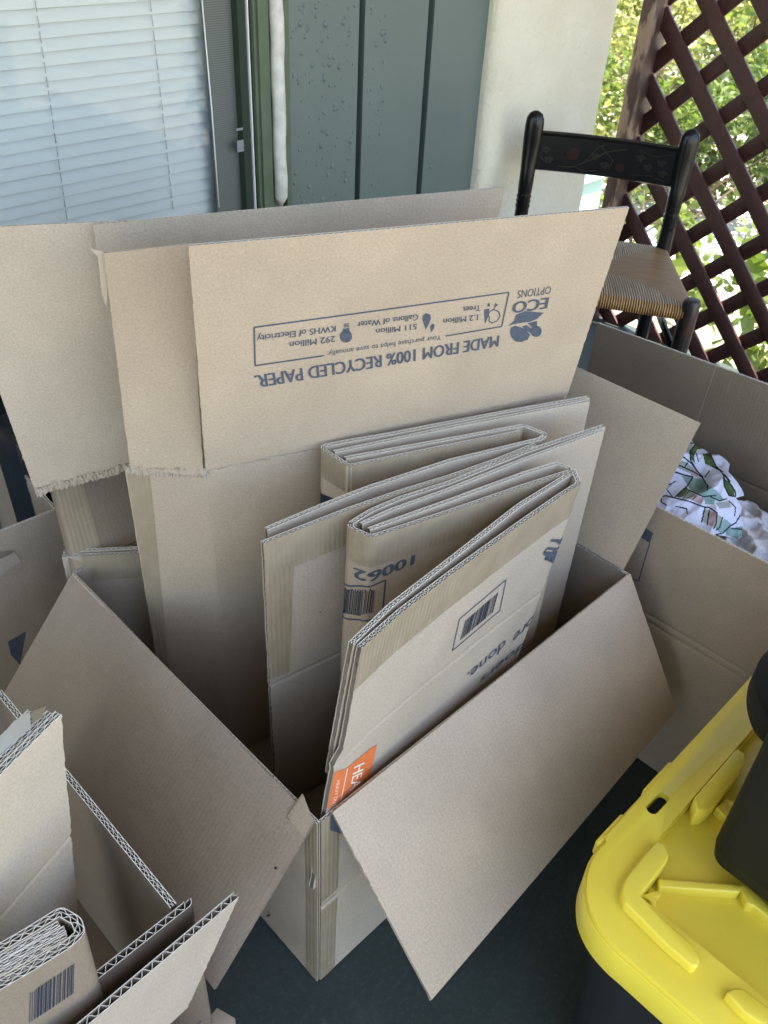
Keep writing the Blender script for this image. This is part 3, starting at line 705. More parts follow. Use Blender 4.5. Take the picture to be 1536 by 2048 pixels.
def stroke(pts, w_):
    o = []
    for (x0, y0), (x1, y1) in zip(pts, pts[1:]):
        d = np.array([(x1 - x0) * .41, y1 - y0]); n = np.array([-d[1], d[0]]) / (np.linalg.norm(d) + 1e-9) * w_ / 2
        o.append([(x0 - n[0] / .41, y0 - n[1]), (x1 - n[0] / .41, y1 - n[1]), (x1 + n[0] / .41, y1 + n[1]), (x0 + n[0] / .41, y0 + n[1])])
    return o
for q in (circ((.28, .71), .042, 12, .017), circ((.60, .69), .03, 10, .011)): stencil('red_fruit_stencil', [q], 'ornament_red')
for q, w_ in (([(.20, .675), (.30, .677), (.40, .70), (.50, .725), (.62, .738)], .0028), ([(.37, .695), (.44, .735), (.47, .74)], .002), ([(.46, .735), (.55, .705), (.53, .68)], .002), ([(.66, .675), (.80, .68), (.9, .672)], .0016), ([(.05, .70), (.12, .68)], .0016), ([(.3, .68), (.36, .668), (.46, .674)], .0016), ([(.7, .74), (.8, .73), (.92, .74)], .0014)): stencil('gold_branch_stencil', stroke(q, w_), 'ornament_gold')
for x, z in ((.1, .715), (.13, .69), (.43, .71), (.72, .72), (.78, .70), (.86, .715), (.88, .69), (.5, .69)): stencil('green_leaf_stencil', [[(x + .03 * math.cos(a) * (1 + .3 * math.sin(3 * a)), z + .009 * math.sin(a) * (1 + .3 * math.cos(5 * a))) for a in np.linspace(0, 6.1, 14)]], 'ornament_green')
fR = atz((1385, 603), .515); fR = np.array([fR[0], fR[1], 0]); fL = fR - cd * .455 + cf * .0
sd = atz((1190, 612), zs_) - atz((1372, 640), zs_); sd[2] = 0; sd /= np.linalg.norm(sd)
fL = fR + sd * .43
for bp in (fR, fL):
    g = MB(); g.tube([bp + Z * z for z in (0, .12, .30, .46, .512, .519, .522)], [.014, .018, .021, .0215, .021, .018, .010], 16); g.build('front_leg', M['chair_worn'], ch)
# seat: four rush triangles meeting in the middle, thick rounded front
Cc = (cL + cR + fL + fR) / 4 + Z * (zs_ - .012)
def seat_pts():
    bl, brr, fr_, fl_ = cL + Z * zs_ , cR + Z * zs_, fR + Z * zs_, fL + Z * zs_
    return [bl, brr, fr_, fl_]
sp_ = seat_pts(); g = MB()
for i in range(4):
    a, b = sp_[i], sp_[(i + 1) % 4]; n = 10; out_n = np.cross(b - a, Z); out_n /= np.linalg.norm(out_n)
    if out_n @ (a - Cc) < 0: out_n = -out_n
    Lab = np.linalg.norm(b - a); vs = []; uv = []
    prof = [(0, 0, 1)] + [(k / 6., 0, 0) for k in range(1, 6)]
    rows = []
    for k in range(9):
        u = k / 8.; rows.append((u, 0, .008 * math.sin(PI * u)))
    for j in range(n + 1):
        tb = j / n
        for (u, _, h) in rows:
            e = a + (b - a) * tb; p = Cc + (e - Cc) * u + Z * h; vs.append(p); uv.append((tb * Lab * u + (1 - u) * Lab * .5, u * .2))
        e = a + (b - a) * tb
        for an in (.6, 1.2, 1.9, 2.6):
            vs.append(e + out_n * .016 * math.sin(an) - Z * .020 * (1 - math.cos(an)) * .9); uv.append((tb * Lab, .2 + an * .02))
    k_ = 13; g.add(vs, [(j * k_ + q, (j + 1) * k_ + q, (j + 1) * k_ + q + 1, j * k_ + q + 1) for j in range(n) for q in range(k_ - 1)], [(2 if q >= 8 and i == 2 else (i % 2)) for j in range(n) for q in range(k_ - 1)], uv, True)
g.build('rush_seat', [M['rush'], M['rush_side'], M['rush_roll']], ch)
def stick(a, b, r_=.010): g = MB(); g.tube([a, (a + b) / 2, b], [r_ * .8, r_, r_ * .8], 10); g.build('stretcher', M['chair_black'], ch)
for h_ in (.36, .20):
    stick(cR + Z * h_, fR + Z * h_); stick(cL + Z * h_, fL + Z * h_)
stick(fL + Z * .27, fR + Z * .27, .011); stick(cL + Z * .40, cR + Z * .40); 
# ================================================================== large open carton with the folded cartons
X0, X1, Y0, Y1, ZR = .385, 1.062, .445, 1.042, .42
oc = empty('open_carton', ((X0 + X1) / 2, (Y0 + Y1) / 2, 0), 'large open cardboard box in the centre with all flaps spread, packed with folded cartons', 'cardboard box')
def v3(x, y, z): return np.array([x, y, z], float)
B1 = lambda nm, a, b, c, d, fr='kraft', bk='kraft_in', **k: Board([a, b], [c, d], **{**dict(t=.0045, plies=1, warp=.0012), **k.pop('bk_', {}), **k}).build(nm, fr, bk, oc)
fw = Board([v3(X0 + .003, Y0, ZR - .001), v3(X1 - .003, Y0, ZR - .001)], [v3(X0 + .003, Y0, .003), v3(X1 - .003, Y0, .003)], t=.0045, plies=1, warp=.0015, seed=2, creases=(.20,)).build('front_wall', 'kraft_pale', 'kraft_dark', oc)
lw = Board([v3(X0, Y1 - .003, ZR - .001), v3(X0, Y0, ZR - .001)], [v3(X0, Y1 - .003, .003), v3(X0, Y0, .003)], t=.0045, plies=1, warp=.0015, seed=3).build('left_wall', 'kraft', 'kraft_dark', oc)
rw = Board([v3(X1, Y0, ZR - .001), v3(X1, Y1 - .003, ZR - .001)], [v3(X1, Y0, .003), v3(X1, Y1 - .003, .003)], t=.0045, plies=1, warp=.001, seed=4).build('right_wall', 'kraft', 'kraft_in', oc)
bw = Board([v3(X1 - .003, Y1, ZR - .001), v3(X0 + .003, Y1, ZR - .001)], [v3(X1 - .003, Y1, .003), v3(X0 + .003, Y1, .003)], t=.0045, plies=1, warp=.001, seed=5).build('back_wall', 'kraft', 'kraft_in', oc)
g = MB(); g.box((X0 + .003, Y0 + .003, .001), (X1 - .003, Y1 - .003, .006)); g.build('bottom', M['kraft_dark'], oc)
fA, fB = atX((860, 1999), X0 + .018), atX((1352, 1420), X1)
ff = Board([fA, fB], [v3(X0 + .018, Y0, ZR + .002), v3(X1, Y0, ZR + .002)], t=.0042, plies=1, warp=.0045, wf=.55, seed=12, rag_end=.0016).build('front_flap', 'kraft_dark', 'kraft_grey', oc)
ff.patch('packing_tape', [(-.003, -.002), (ff.len + .002, -.004), (ff.len + .002, .004), (-.003, .003)], 'tape_clear', 1, .0006, n=(80, 3), jag=.0012)
lA, lB = atY((436, 1976), Y0 + .003), atY((0, 1400), Y1)
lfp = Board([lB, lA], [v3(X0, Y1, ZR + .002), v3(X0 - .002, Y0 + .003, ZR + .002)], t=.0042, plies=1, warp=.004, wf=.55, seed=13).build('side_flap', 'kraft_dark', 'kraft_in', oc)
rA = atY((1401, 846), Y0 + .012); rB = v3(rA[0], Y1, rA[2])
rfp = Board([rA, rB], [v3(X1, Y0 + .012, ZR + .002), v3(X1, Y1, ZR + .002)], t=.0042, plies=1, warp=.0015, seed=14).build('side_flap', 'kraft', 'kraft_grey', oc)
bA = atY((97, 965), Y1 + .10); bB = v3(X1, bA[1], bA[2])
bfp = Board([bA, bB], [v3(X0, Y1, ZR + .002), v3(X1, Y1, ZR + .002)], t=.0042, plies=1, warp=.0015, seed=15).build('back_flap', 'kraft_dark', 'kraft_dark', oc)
bfp.patch('packing_tape', [(.004, -.001), (.004, bfp.L), (.052, bfp.L), (.052, -.001)], 'tape', 1)
# tape strips down the front corner, tab over the corner
fw.patch('packing_tape', [(-.001, -.001), (-.001, fw.L), (.028, fw.L), (.03, -.001)], 'tape', 1)
lw.patch('packing_tape', [(lw.len - .022, -.001), (lw.len - .026, lw.L), (lw.len - .001, lw.L), (lw.len - .001, .002)], 'tape', 1)
fw.marks('blue_print_mark', [[(660, 1625), (686, 1668), (660, 1660)]], 'ink')
lfp.marks('black_mark', [circ((552, 1736), 3, 8)], 'ink_dark', -1)
lw.marks('printed_mark', [], 'ink_dark', 1, lines=[((536, 1822), (541, 1829), .002), ((541, 1829), (534, 1832), .002)])
tab = [(607, 1587), (575, 1633), (618, 1678), (650, 1630)]
lfp.ppatch('corner_tab', tab, 'kraft_in', -1, .0014, (10, 10))
lfp.marks('tab_outline', [], 'kraft_dark', -1, .0022, lines=[((607, 1587), (575, 1633), .0014), ((575, 1633), (582, 1640), .0014)])
# inner board whose taped rim shows at the rear left of the carton
ib = empty('folded_carton', (.47, 1.0, 0), 'folded box with taped level rim at the rear left corner inside the big open box', 'cardboard box', 'folded boxes standing in the big open box')
i0, i1 = atz((124, 1112), .44), atz((277, 1106), .44); i2 = i1 + (i1 - i0) * .9
b = Board([i0, i2], [i0 * [1, 1, 0] + Z * .05, i2 * [1, 1, 0] + Z * .05], t=.0072, plies=2, warp=.0015, seed=21, rag_end=.002).build('front_panel', 'kraft_grey', 'kraft_in', ib)
b.patch('packing_tape', [(.03, -.001), (b.len, -.001), (b.len, .048), (.03, .052)], 'tape', 1, jag=.0005)
dv = np.cross(Z, i1 - i0); dv /= np.linalg.norm(dv)
Board([i0 + dv * .012, i2 + dv * .014], [i0 * [1, 1, 0] + dv * .012 + Z * .05, i2 * [1, 1, 0] + dv * .014 + Z * .05], t=.0072, plies=2, seed=22).build('rear_panel', 'kraft_grey', 'kraft_in', ib)
# ================================================================== tall unfolded carton with the recycled-paper print
zc_ = .655
A, Bq = atz((410, 940), zc_), atz((1130, 790), zc_); ab = (Bq - A) / np.linalg.norm(Bq - A); nn = np.cross(ab, Z); nn = nn if nn[1] < 0 else -nn
tc = empty('flattened_carton', ((A + Bq) / 2 * [1, 1, 0] + Z * .01), 'tall flattened box with upright flap printed about recycled paper, behind the folded boxes', 'cardboard box')
low = lambda p, z=.03: v3(p[0], p[1], z)
sdp = atz((250, 936), zc_)
mp_ = Board([sdp, A, Bq], [low(sdp), low(A), low(Bq)], t=.0045, plies=1, warp=.0022, r=.004, wf=.7, seed=31, creases=(.0,), rag_end=.001).build('main_panel', 'kraft', 'kraft_in', tc)
mp_.ppatch('packing_tape', [(254, 945), (300, 1330), (340, 1350), (300, 950)], 'tape', 1, s0=0, s1=.11)
u_ = Z + nn * .15; mm = np.cross(ab, u_)
fTL, fTR = plane((375, 489), A, mm), plane((1257, 414), A, mm)
pf = Board([fTL, fTR], [A + Z * .003 + nn * .004, Bq + Z * .003 + nn * .004], t=.0045, plies=1, warp=.003, wf=.5, seed=33, rag_end=.0022).build('printed_flap', 'kraft', 'kraft_in', tc)
sTL = atz((205, 506), fTL[2] + .003); sTR = atz((380, 488), fTL[2] + .003)
sTL = sTL * 1.; sb0 = sdp + Z * .004; 
sf = Board([plane((208, 506), sdp, np.cross(A - sdp, Z - .1 * nn)), plane((380, 487), sdp, np.cross(A - sdp, Z - .1 * nn))], [plane((262, 938), sdp, np.cross(A - sdp, Z - .1 * nn)), plane((408, 950), sdp, np.cross(A - sdp, Z - .1 * nn))], t=.0045, plies=1, warp=.0015, seed=34, rag_end=.0018).build('side_flap', 'kraft', 'kraft_in', tc)
# torn crease and peeling tape
def crumple(board, s0_, s1_, v0_, hgt, mat, seed_, name, par, side=1):
    n = 70; k = 5; r = np.random.default_rng(seed_); ss = np.linspace(s0_, s1_, n)[:, None]; vv = v0_ + np.linspace(0, hgt, k)[None, :] + r.uniform(-.0025, .0025, (n, k)) + .004 * npnoise(ss * 9, 0 * ss, seed_)
    ww = side * (board.t / 2 + .0015) + r.uniform(-.0018, .0022, (n, k)); Pp = board.P(ss + 0 * vv, vv, ww).reshape(-1, 3)
    g = MB(); g.add(Pp, [(i * k + j, (i + 1) * k + j, (i + 1) * k + j + 1, i * k + j + 1) for i in range(n - 1) for j in range(k - 1)], 0, np.stack(np.broadcast_arrays(ss, vv), -1).reshape(-1, 2), False)
    return g.build(name, M[mat], par)
crumple(mp_, .0, .115, -.004, .013, 'kraft_pale', 3, 'torn_crease', mp_.o)
crumple(mp_, .12, mp_.len, -.004, .006, 'kraft', 5, 'worn_crease', mp_.o)
g = MB(); tp = [atz((p[0], p[1]), .955) for p in ((180, 500), (210, 508), (215, 530), (206, 600), (218, 612))]
pk = np.array([plane(p, sdp, np.cross(A - sdp, Z - .1 * nn)) - nn * .004 for p in ((178, 500), (214, 505), (197, 520), (214, 560), (204, 590), (217, 615), (210, 560))])
g.add(pk + rng.uniform(-.002, .002, pk.shape), [(0, 1, 2), (1, 3, 2), (2, 3, 6), (3, 5, 6), (6, 5, 4), (2, 6, 4)]); g.build('peeling_tape', M['kraft_pale'], tc)
# rear side of the same box: its shaded flap and the torn one at the left
rz = .95; ra_, rb_ = atz((185, 449), rz), atz((1007, 374), rz); rdn = v3(0, 0, -.42)
rf = Board([ra_, rb_], [ra_ + rdn, rb_ + rdn + (ra_ - rb_) * .06], t=.0045, plies=1, warp=.004, wf=.5, seed=36, rag_end=.0016).build('rear_flap', 'kraft_pale', 'kraft_in', tc)
ta_, tb_ = atz((-110, 462), rz), atz((300, 444), rz); ta_ = ta_ + [0, .012, 0]; tb_ = tb_ + [0, .012, 0]
tn = np.cross(tb_ - ta_, Z)
tl, tr_ = plane((72, 985), ta_, tn), plane((300, 925), ta_, tn)
tl = ta_ + (tl - ta_)
tf = Board([ta_, tb_], [tl, tr_], t=.0045, plies=1, warp=.003, wf=.6, seed=37, rag=.004, rag_end=.001).build('torn_flap', 'kraft_pale', 'kraft_in', tc)
crumple(tf, .0, tf.len, tf.L - .012, .015, 'kraft_pale', 8, 'torn_edge', tf.o)
rp = Board([ra_ + rdn * .98, rb_ + rdn * .98 + (ra_ - rb_) * .06], [low(ra_), low(rb_ + (ra_ - rb_) * .06)], t=.0045, plies=1, warp=.001, seed=38).build('rear_panel', 'kraft', 'kraft_in', tc)
# print on the flap
c = lc((480, 560), .41667)
pr = [('MADE FROM 100% RECYCLED PAPER.', c(1243, 264), c(68, 458), c(1237, 319), .022),
      ('Your purchase helps to save annually:', c(965, 264), c(418, 342), c(963, 287), .0),
      ('1.2 Million', c(1142, 164), c(975, 186), c(1141, 191), .012), ('Trees', c(1153, 117), c(1072, 128), c(1152, 146), .012),
      ('511 Million', c(848, 208), c(652, 234), c(847, 235), .012), ('Gallons of Water', c(855, 162), c(560, 200), c(854, 191), .012),
      ('292 Million', c(456, 266), c(238, 296), c(455, 296), .012), ('KWHS of Electricity', c(459, 217), c(80, 265), c(458, 247), .012),
      ('ECO', c(1480, 82), c(1313, 106), c(1470, 136), .035), ('OPTIONS', c(1494, 28), c(1334, 50), c(1488, 65), .0)]
pf.text(pr, 'ink')
LW = .0022
pf.marks('printed_frame', [], 'ink', lines=[(c(*a), c(*b_), LW) for a, b_ in (((67, 226), (1290, 58)), ((1290, 58), (1255, 222)), ((67, 226), (72, 410)), ((72, 410), (402, 362)), ((985, 268), (1255, 222)))])
ic = [circ(c(508, 270), 12.2, 18), [c(490, 252), c(495, 232), c(522, 229), c(528, 250)]] + [[c(497 , y), c(523, y - 3), c(523, y + 1), c(497, y + 4)] for y in (209, 216, 223)]
ic += [[c(893, 158)] + [c(x, y) for x, y in ((912, 165), (916, 180), (908, 205), (890, 238), (884, 215), (875, 190), (878, 168))], [c(x, y) for x, y in ((925, 207), (934, 216), (930, 232), (918, 250), (914, 238), (912, 220))]]
ic += [[c(x, y) for x, y in ((1172, 140), (1196, 136), (1192, 170), (1178, 205), (1174, 204))], [c(x, y) for x, y in ((1188, 112), (1198, 110), (1199, 125), (1188, 128))], [c(x, y) for x, y in ((1225, 110), (1238, 118), (1216, 138))]]
ic += [[c(x, y) for x, y in ((1300, 228), (1320, 218), (1345, 225), (1368, 235), (1392, 262), (1380, 285), (1350, 297), (1320, 293), (1300, 270), (1296, 245))],
       [c(x, y) for x, y in ((1284, 220), (1315, 195), (1325, 165), (1370, 148), (1457, 156), (1425, 185), (1390, 200), (1345, 205), (1310, 212))],
       [c(x, y) for x, y in ((1352, 222), (1375, 215), (1400, 235), (1396, 255), (1372, 240))], [c(x, y) for x, y in ((1380, 205), (1425, 195), (1424, 225), (1405, 232))],
       circ(c(1420, 245), 11.5, 14)]
tree = [(1200, 150), (1216, 140), (1240, 150), (1248, 172), (1232, 196), (1210, 205), (1194, 196), (1196, 178), (1190, 165), (1200, 150)]
for a, b_ in ((0, 5), (5, 6), (6, 7), (10, 15)): pf.marks('printed_icon', ic[a:b_], 'ink')
pf.marks('printed_icon', ic[7:10], 'ink', lines=[(c(*a), c(*b_), .0016) for a, b_ in zip(tree, tree[1:])])
pf.marks('scuff', [circ((440 + 3 * k, 640 + 9 * k), 1.6, 6) for k in range(0)], 'cut')
# ================================================================== folded cartons standing in the box
zt_ = .67
def bundle_empty(label, p): q = atz(p, zt_); return empty('folded_carton', (q[0], q[1], .04), label, 'cardboard box', 'folded boxes standing in the big open box')
def pb(pxs, zs=None, lean=(0, 0, 0), L=.56, **k):
    pts = [atz(p, zt_ if zs is None else zs[i]) for i, p in enumerate(pxs)]
    if isinstance(lean, tuple): ends = [q + np.array(lean) - Z * L for q in pts]
    else: ends = [q + np.array(lean[i]) - Z * L for i, q in enumerate(pts)]
    return Board(pts, ends, **k)
f0 = bundle_empty('folded box with taped rim and black label letters, rearmost of the four upright bundles', (870, 860))
b = pb([(1177, 793), (1000, 825), (786, 866), (690, 882), (645, 891), (648, 900), (698, 932), (900, 890), (1040, 862)], t=.0072, r=.005, seed=41, warp=.0012, rag_end=.0012).build('outer_panel', 'kraft_grey', 'kraft_pale', f0)
pb([(1178, 801), (900, 854), (668, 903)], t=.0068, seed=42, warp=.001, rag_end=.001).build('inner_panel', 'kraft_pale', 'kraft_pale', f0)
pb([(1048, 850), (900, 877), (690, 915)], t=.0068, seed=43, warp=.001).build('inner_panel', 'kraft_pale', 'kraft_pale', f0)
s_a, s_b = b.sv((648, 905), -1, b.len * .45)[0], b.len
sides = -1
f0b = b
# choose the visible side of this looped board by looking which side faces the lens
def face_side(bd, s_, v_): p = bd.P(s_, v_, 0); n = bd.P(s_, v_, .01) - p; return 1 if n @ (CAMP - p) > 0 else -1
sd_ = face_side(b, (b.len + s_a) / 2, .05)
b.patch('packing_tape', [(s_a, -.001), (b.len, -.001), (b.len, .042), (s_a, .046)], 'tape', sd_, n=(70, 5))
cc = lc((500, 780), .26042)
b.marks('black_label', [[cc(540, 765), cc(655, 835), cc(700, 900), cc(535, 890)]], 'ink_dark', sd_, s0=s_a - .01, s1=s_a + .12)
b.text([('AO', cc(542, 846), cc(612, 872), cc(545, 808), .01)], 'ink_white', 'label_lettering', sd_, .0012, s_a - .01, s_a + .12)
f1 = bundle_empty('folded box with wide brown tape around its top and left edge, second from the rear', (800, 990))
b = pb([(1048, 851), (1075, 862), (1090, 868), (1080, 876), (900, 920), (734, 975), (640, 1012), (532, 1057)], t=.0072, r=.003, seed=44, warp=.0015, rag_end=.001).build('rear_panel', 'kraft_pale', 'kraft_grey', f1)
b = pb([(525, 1086), (693, 1021), (800, 984), (900, 953), (1000, 917), (1070, 888)], t=.0072, seed=45, warp=.0018, rag_end=.0025, creases=(.26,)).build('front_panel', 'kraft_grey', 'kraft_pale', f1)
b.patch('packing_tape', [(-.001, -.001), (b.len, -.001), (b.len, .052), (-.001, .058)], 'tape', 1, n=(60, 6))
b.patch('packing_tape', [(-.001, .05), (-.001, .245), (.030, .25), (.042, .05)], 'tape', 1, .0008, n=(40, 8), jag=.0004)
b.marks('ink_speck', [circ((640, 1224), 2, 6)], 'ink')
f2 = bundle_empty('folded box with number and bar code on its rounded left end, third from the rear', (930, 1000))
lean2 = (-.02, -.005, 0)
b = pb([(1208, 851), (1050, 903), (900, 964), (800, 996), (742, 1021), (702, 1046)], lean=lean2, t=.0075, seed=46, warp=.0012, rag_end=.0015).build('rear_panel', 'kraft_pale', 'kraft_pale', f2)
pb([(1204, 860), (1050, 917), (900, 977), (780, 1020), (722, 1047)], lean=lean2, t=.0062, seed=47, warp=.0012).build('rear_inner_panel', 'kraft_pale', 'kraft_pale', f2)
pb([(1139, 936), (1114, 926), (1050, 946), (900, 1001), (738, 1058)], lean=lean2, t=.0066, r=.004, seed=48, warp=.0012).build('middle_panel', 'kraft_pale', 'kraft_pale', f2)
b = pb([(701, 1048), (703, 1056), (742, 1073), (900, 1022), (1040, 974), (1141, 942)], lean=lean2, t=.0075, r=.006, seed=49, warp=.0012).build('front_panel', 'kraft', 'kraft_pale', f2)
b.patch('packing_tape', [(-.001, -.001), (b.len, -.001), (b.len, .048), (-.001, .048)], 'tape', 1, n=(90, 5))
c2 = lc((640, 1040), .33854)
b.text([('10062', c2(556, 203), c2(205, 280), c2(548, 262), .05)], 'ink', 'printed_number', 1)
b.text([('10016 1', c2(300, 402), c2(152, 395), c2(299, 418), .0)], 'ink_dark', 'printed_digits', 1)
b.marks('barcode_frame', [], 'ink', 1, lines=[(c2(*p), c2(*q), .0028) for p, q in (((140, 362), (250, 388)), ((250, 388), (387, 352)), ((387, 352), (366, 560)), ((120, 562), (235, 588)), ((235, 588), (366, 560)))])
b.marks('barcode', bars(b, c2(145, 405), c2(255, 425), np.array([-5, 48]), 22, 3) + bars(b, c2(255, 425), c2(330, 408), np.array([-6, 46]), 14, 4), 'ink_dark', 1)
b.marks('printed_mark', [[c2(88, 860), c2(120, 862), c2(117, 905), c2(106, 905), c2(106, 880), c2(88, 878)], circ(c2(102, 985), 9, 12)], 'ink', 1)
cc7 = lc((600, 1400), .1953)
b.marks('orange_print', [[cc7(320, 90), cc7(415, 60), cc7(400, 240), cc7(300, 235)]], 'ink_orange', 1)
STEPV, STEPD = .163, .012
f3 = bundle_empty('folded box with orange corner block and framed bar code, foremost of the upright bundles', (930, 1120))
lL, lR = (-.062, -.002, 0), (-.115, -.009, 0)
lm = lambda u: tuple(np.array(lL) * (1 - u) + np.array(lR) * u)
b = pb([(700, 1286), (780, 1210), (900, 1119), (1040, 1010), (1143, 946)], lean=[tuple(.5 * x for x in lm(q)) for q in (0, .2, .45, .75, 1)], L=.205, t=.0072, seed=51, warp=.0015, rag_end=.002).build('rear_panel', 'kraft_grey', 'kraft_pale', f3)
b = pb([(718, 1294), (800, 1222), (900, 1147), (1040, 1046), (1120, 990), (1158, 966), (1146, 938)], lean=[lm(0), lm(.2), lm(.4), lm(.7), lm(.9), lm(1), lm(1)], L=.40, t=.0075, r=.005, seed=52, warp=.0015, rag_end=.0022, creases=(.176,), step=(STEPV, STEPD)).build('front_panel', 'kraft_pale', 'kraft_pale', f3)
kend = b.len - .03
b.patch('packing_tape', [(-.001, -.001), (kend, -.001), (kend, .05), (-.001, .062)], 'tape', 1, n=(80, 6))
b.marks('barcode_frame', [], 'ink', 1, lines=[(c2(*p), c2(*q), .0022) for p, q in (((1097, 352), (1060, 535)), ((1060, 535), (780, 772)), ((780, 772), (822, 585)), ((822, 585), (1097, 352)))])
b.marks('barcode', bars(b, c2(858, 592), c2(1052, 425), np.array([-11, 40]), 34, 9), 'ink_dark', 1)
b.text([('done.', c2(1098, 700), c2(868, 905), c2(1086, 760), .02), ('doers', c2(1205, 700), c2(950, 930), c2(1193, 762), .02), ('ore', c2(1290, 570), c2(1150, 672), c2(1278, 630), .02)], 'ink', 'printed_lettering', 1)
sw = [(1350 + 30 * math.cos(a), 200 + 34 * math.sin(a)) for a in np.linspace(-.6, 4.2, 12)]
b.marks('printed_swirl', [], 'ink', 1, .0014, lines=[(c2(*p), c2(*q), .0042) for p, q in zip(sw, sw[1:])] + [(c2(*p), c2(*q), .0036) for p, q in (((1340, 165), (1382, 150)), ((1352, 140), (1392, 118)), ((1362, 118), (1400, 98)), ((1330, 190), (1372, 178)))])
b.marks('orange_block', [[cc7(335, 742), cc7(475, 696), cc7(784, 452), cc7(712, 800), cc7(500, 960), cc7(270, 1130)]], 'ink_orange', 1)
b.marks('block_line', [], 'ink_white', 1, .0011, lines=[(cc7(480, 696), cc7(412, 1030), .0016)])
b.text([('HEAVY', cc7(548, 680), cc7(468, 1085), cc7(655, 632), .01), ('HEAVY DUTY', cc7(368, 822), cc7(318, 1120), cc7(404, 808), .0)], 'ink_white', 'block_lettering', 1, .0013)
# ================================================================== carton with the printed fabric at the right
rc = empty('open_carton', (1.28, .4, 0), 'open cardboard box holding white printed fabric at the right, behind the big box', 'cardboard box')
RX = 1.152; rzf = .50
ra, rb = v3(RX, .60, rzf), v3(RX + .02, -.05, rzf)
fwr = Board([ra, rb], [v3(1.09, .60, .003), v3(1.10, -.05, .003)], t=.0045, plies=1, warp=.004, wf=.6, seed=61, creases=(.20, .215)).build('front_wall', 'kraft', 'kraft_in', rc)
rxb = 1.445
pa, pbq = plane((1196, 645), (rxb, .8, 0), (1, 0, 0)), plane((1536, 768), (rxb, .8, 0), (1, 0, 0)); pbq = pa + (pbq - pa) * 1.7
bwr = Board([pa, pbq], [low(pa), low(pbq)], t=.0045, plies=1, warp=.003, wf=.6, seed=62, creases=(.20,)).build('back_wall', 'kraft_dark', 'kraft', rc)
bwr.marks('fold_line', [], 'kraft_grey', 1 if face_side(bwr, .1, .1) > 0 else -1, .0006, lines=[((1432, 734), (1378, 890), .0012)])
Board([v3(RX, .60, rzf), v3(rxb, .80, rzf)], [v3(1.09, .60, .003), v3(rxb, .80, .003)], t=.0045, plies=1, warp=.002, seed=63).build('side_wall', 'kraft_in', 'kraft_dark', rc)
Board([v3(rxb, pbq[1], rzf), v3(RX + .02, -.05, rzf)], [v3(rxb, pbq[1], .003), v3(1.10, -.05, .003)], t=.0045, plies=1, warp=.002, seed=64).build('side_wall', 'kraft_in', 'kraft_dark', rc)
g = MB(); g.prism([(1.10, .59), (1.11, -.04), (rxb - .01, -.04), (rxb - .01, .78)], .002, .008); g.build('bottom', M['kraft_dark'], rc)
fs_ = face_side(fwr, .1, .1)
fwr.marks('label_block', [[(1283, 1050), (1307, 1066), (1300, 1086), (1262, 1062)]], 'ink', fs_)
fwr.marks('label_frame', [], 'ink', fs_, lines=[((1300, 1086), (1277, 1162), .0022), ((1277, 1162), (1225, 1142), .0022)])
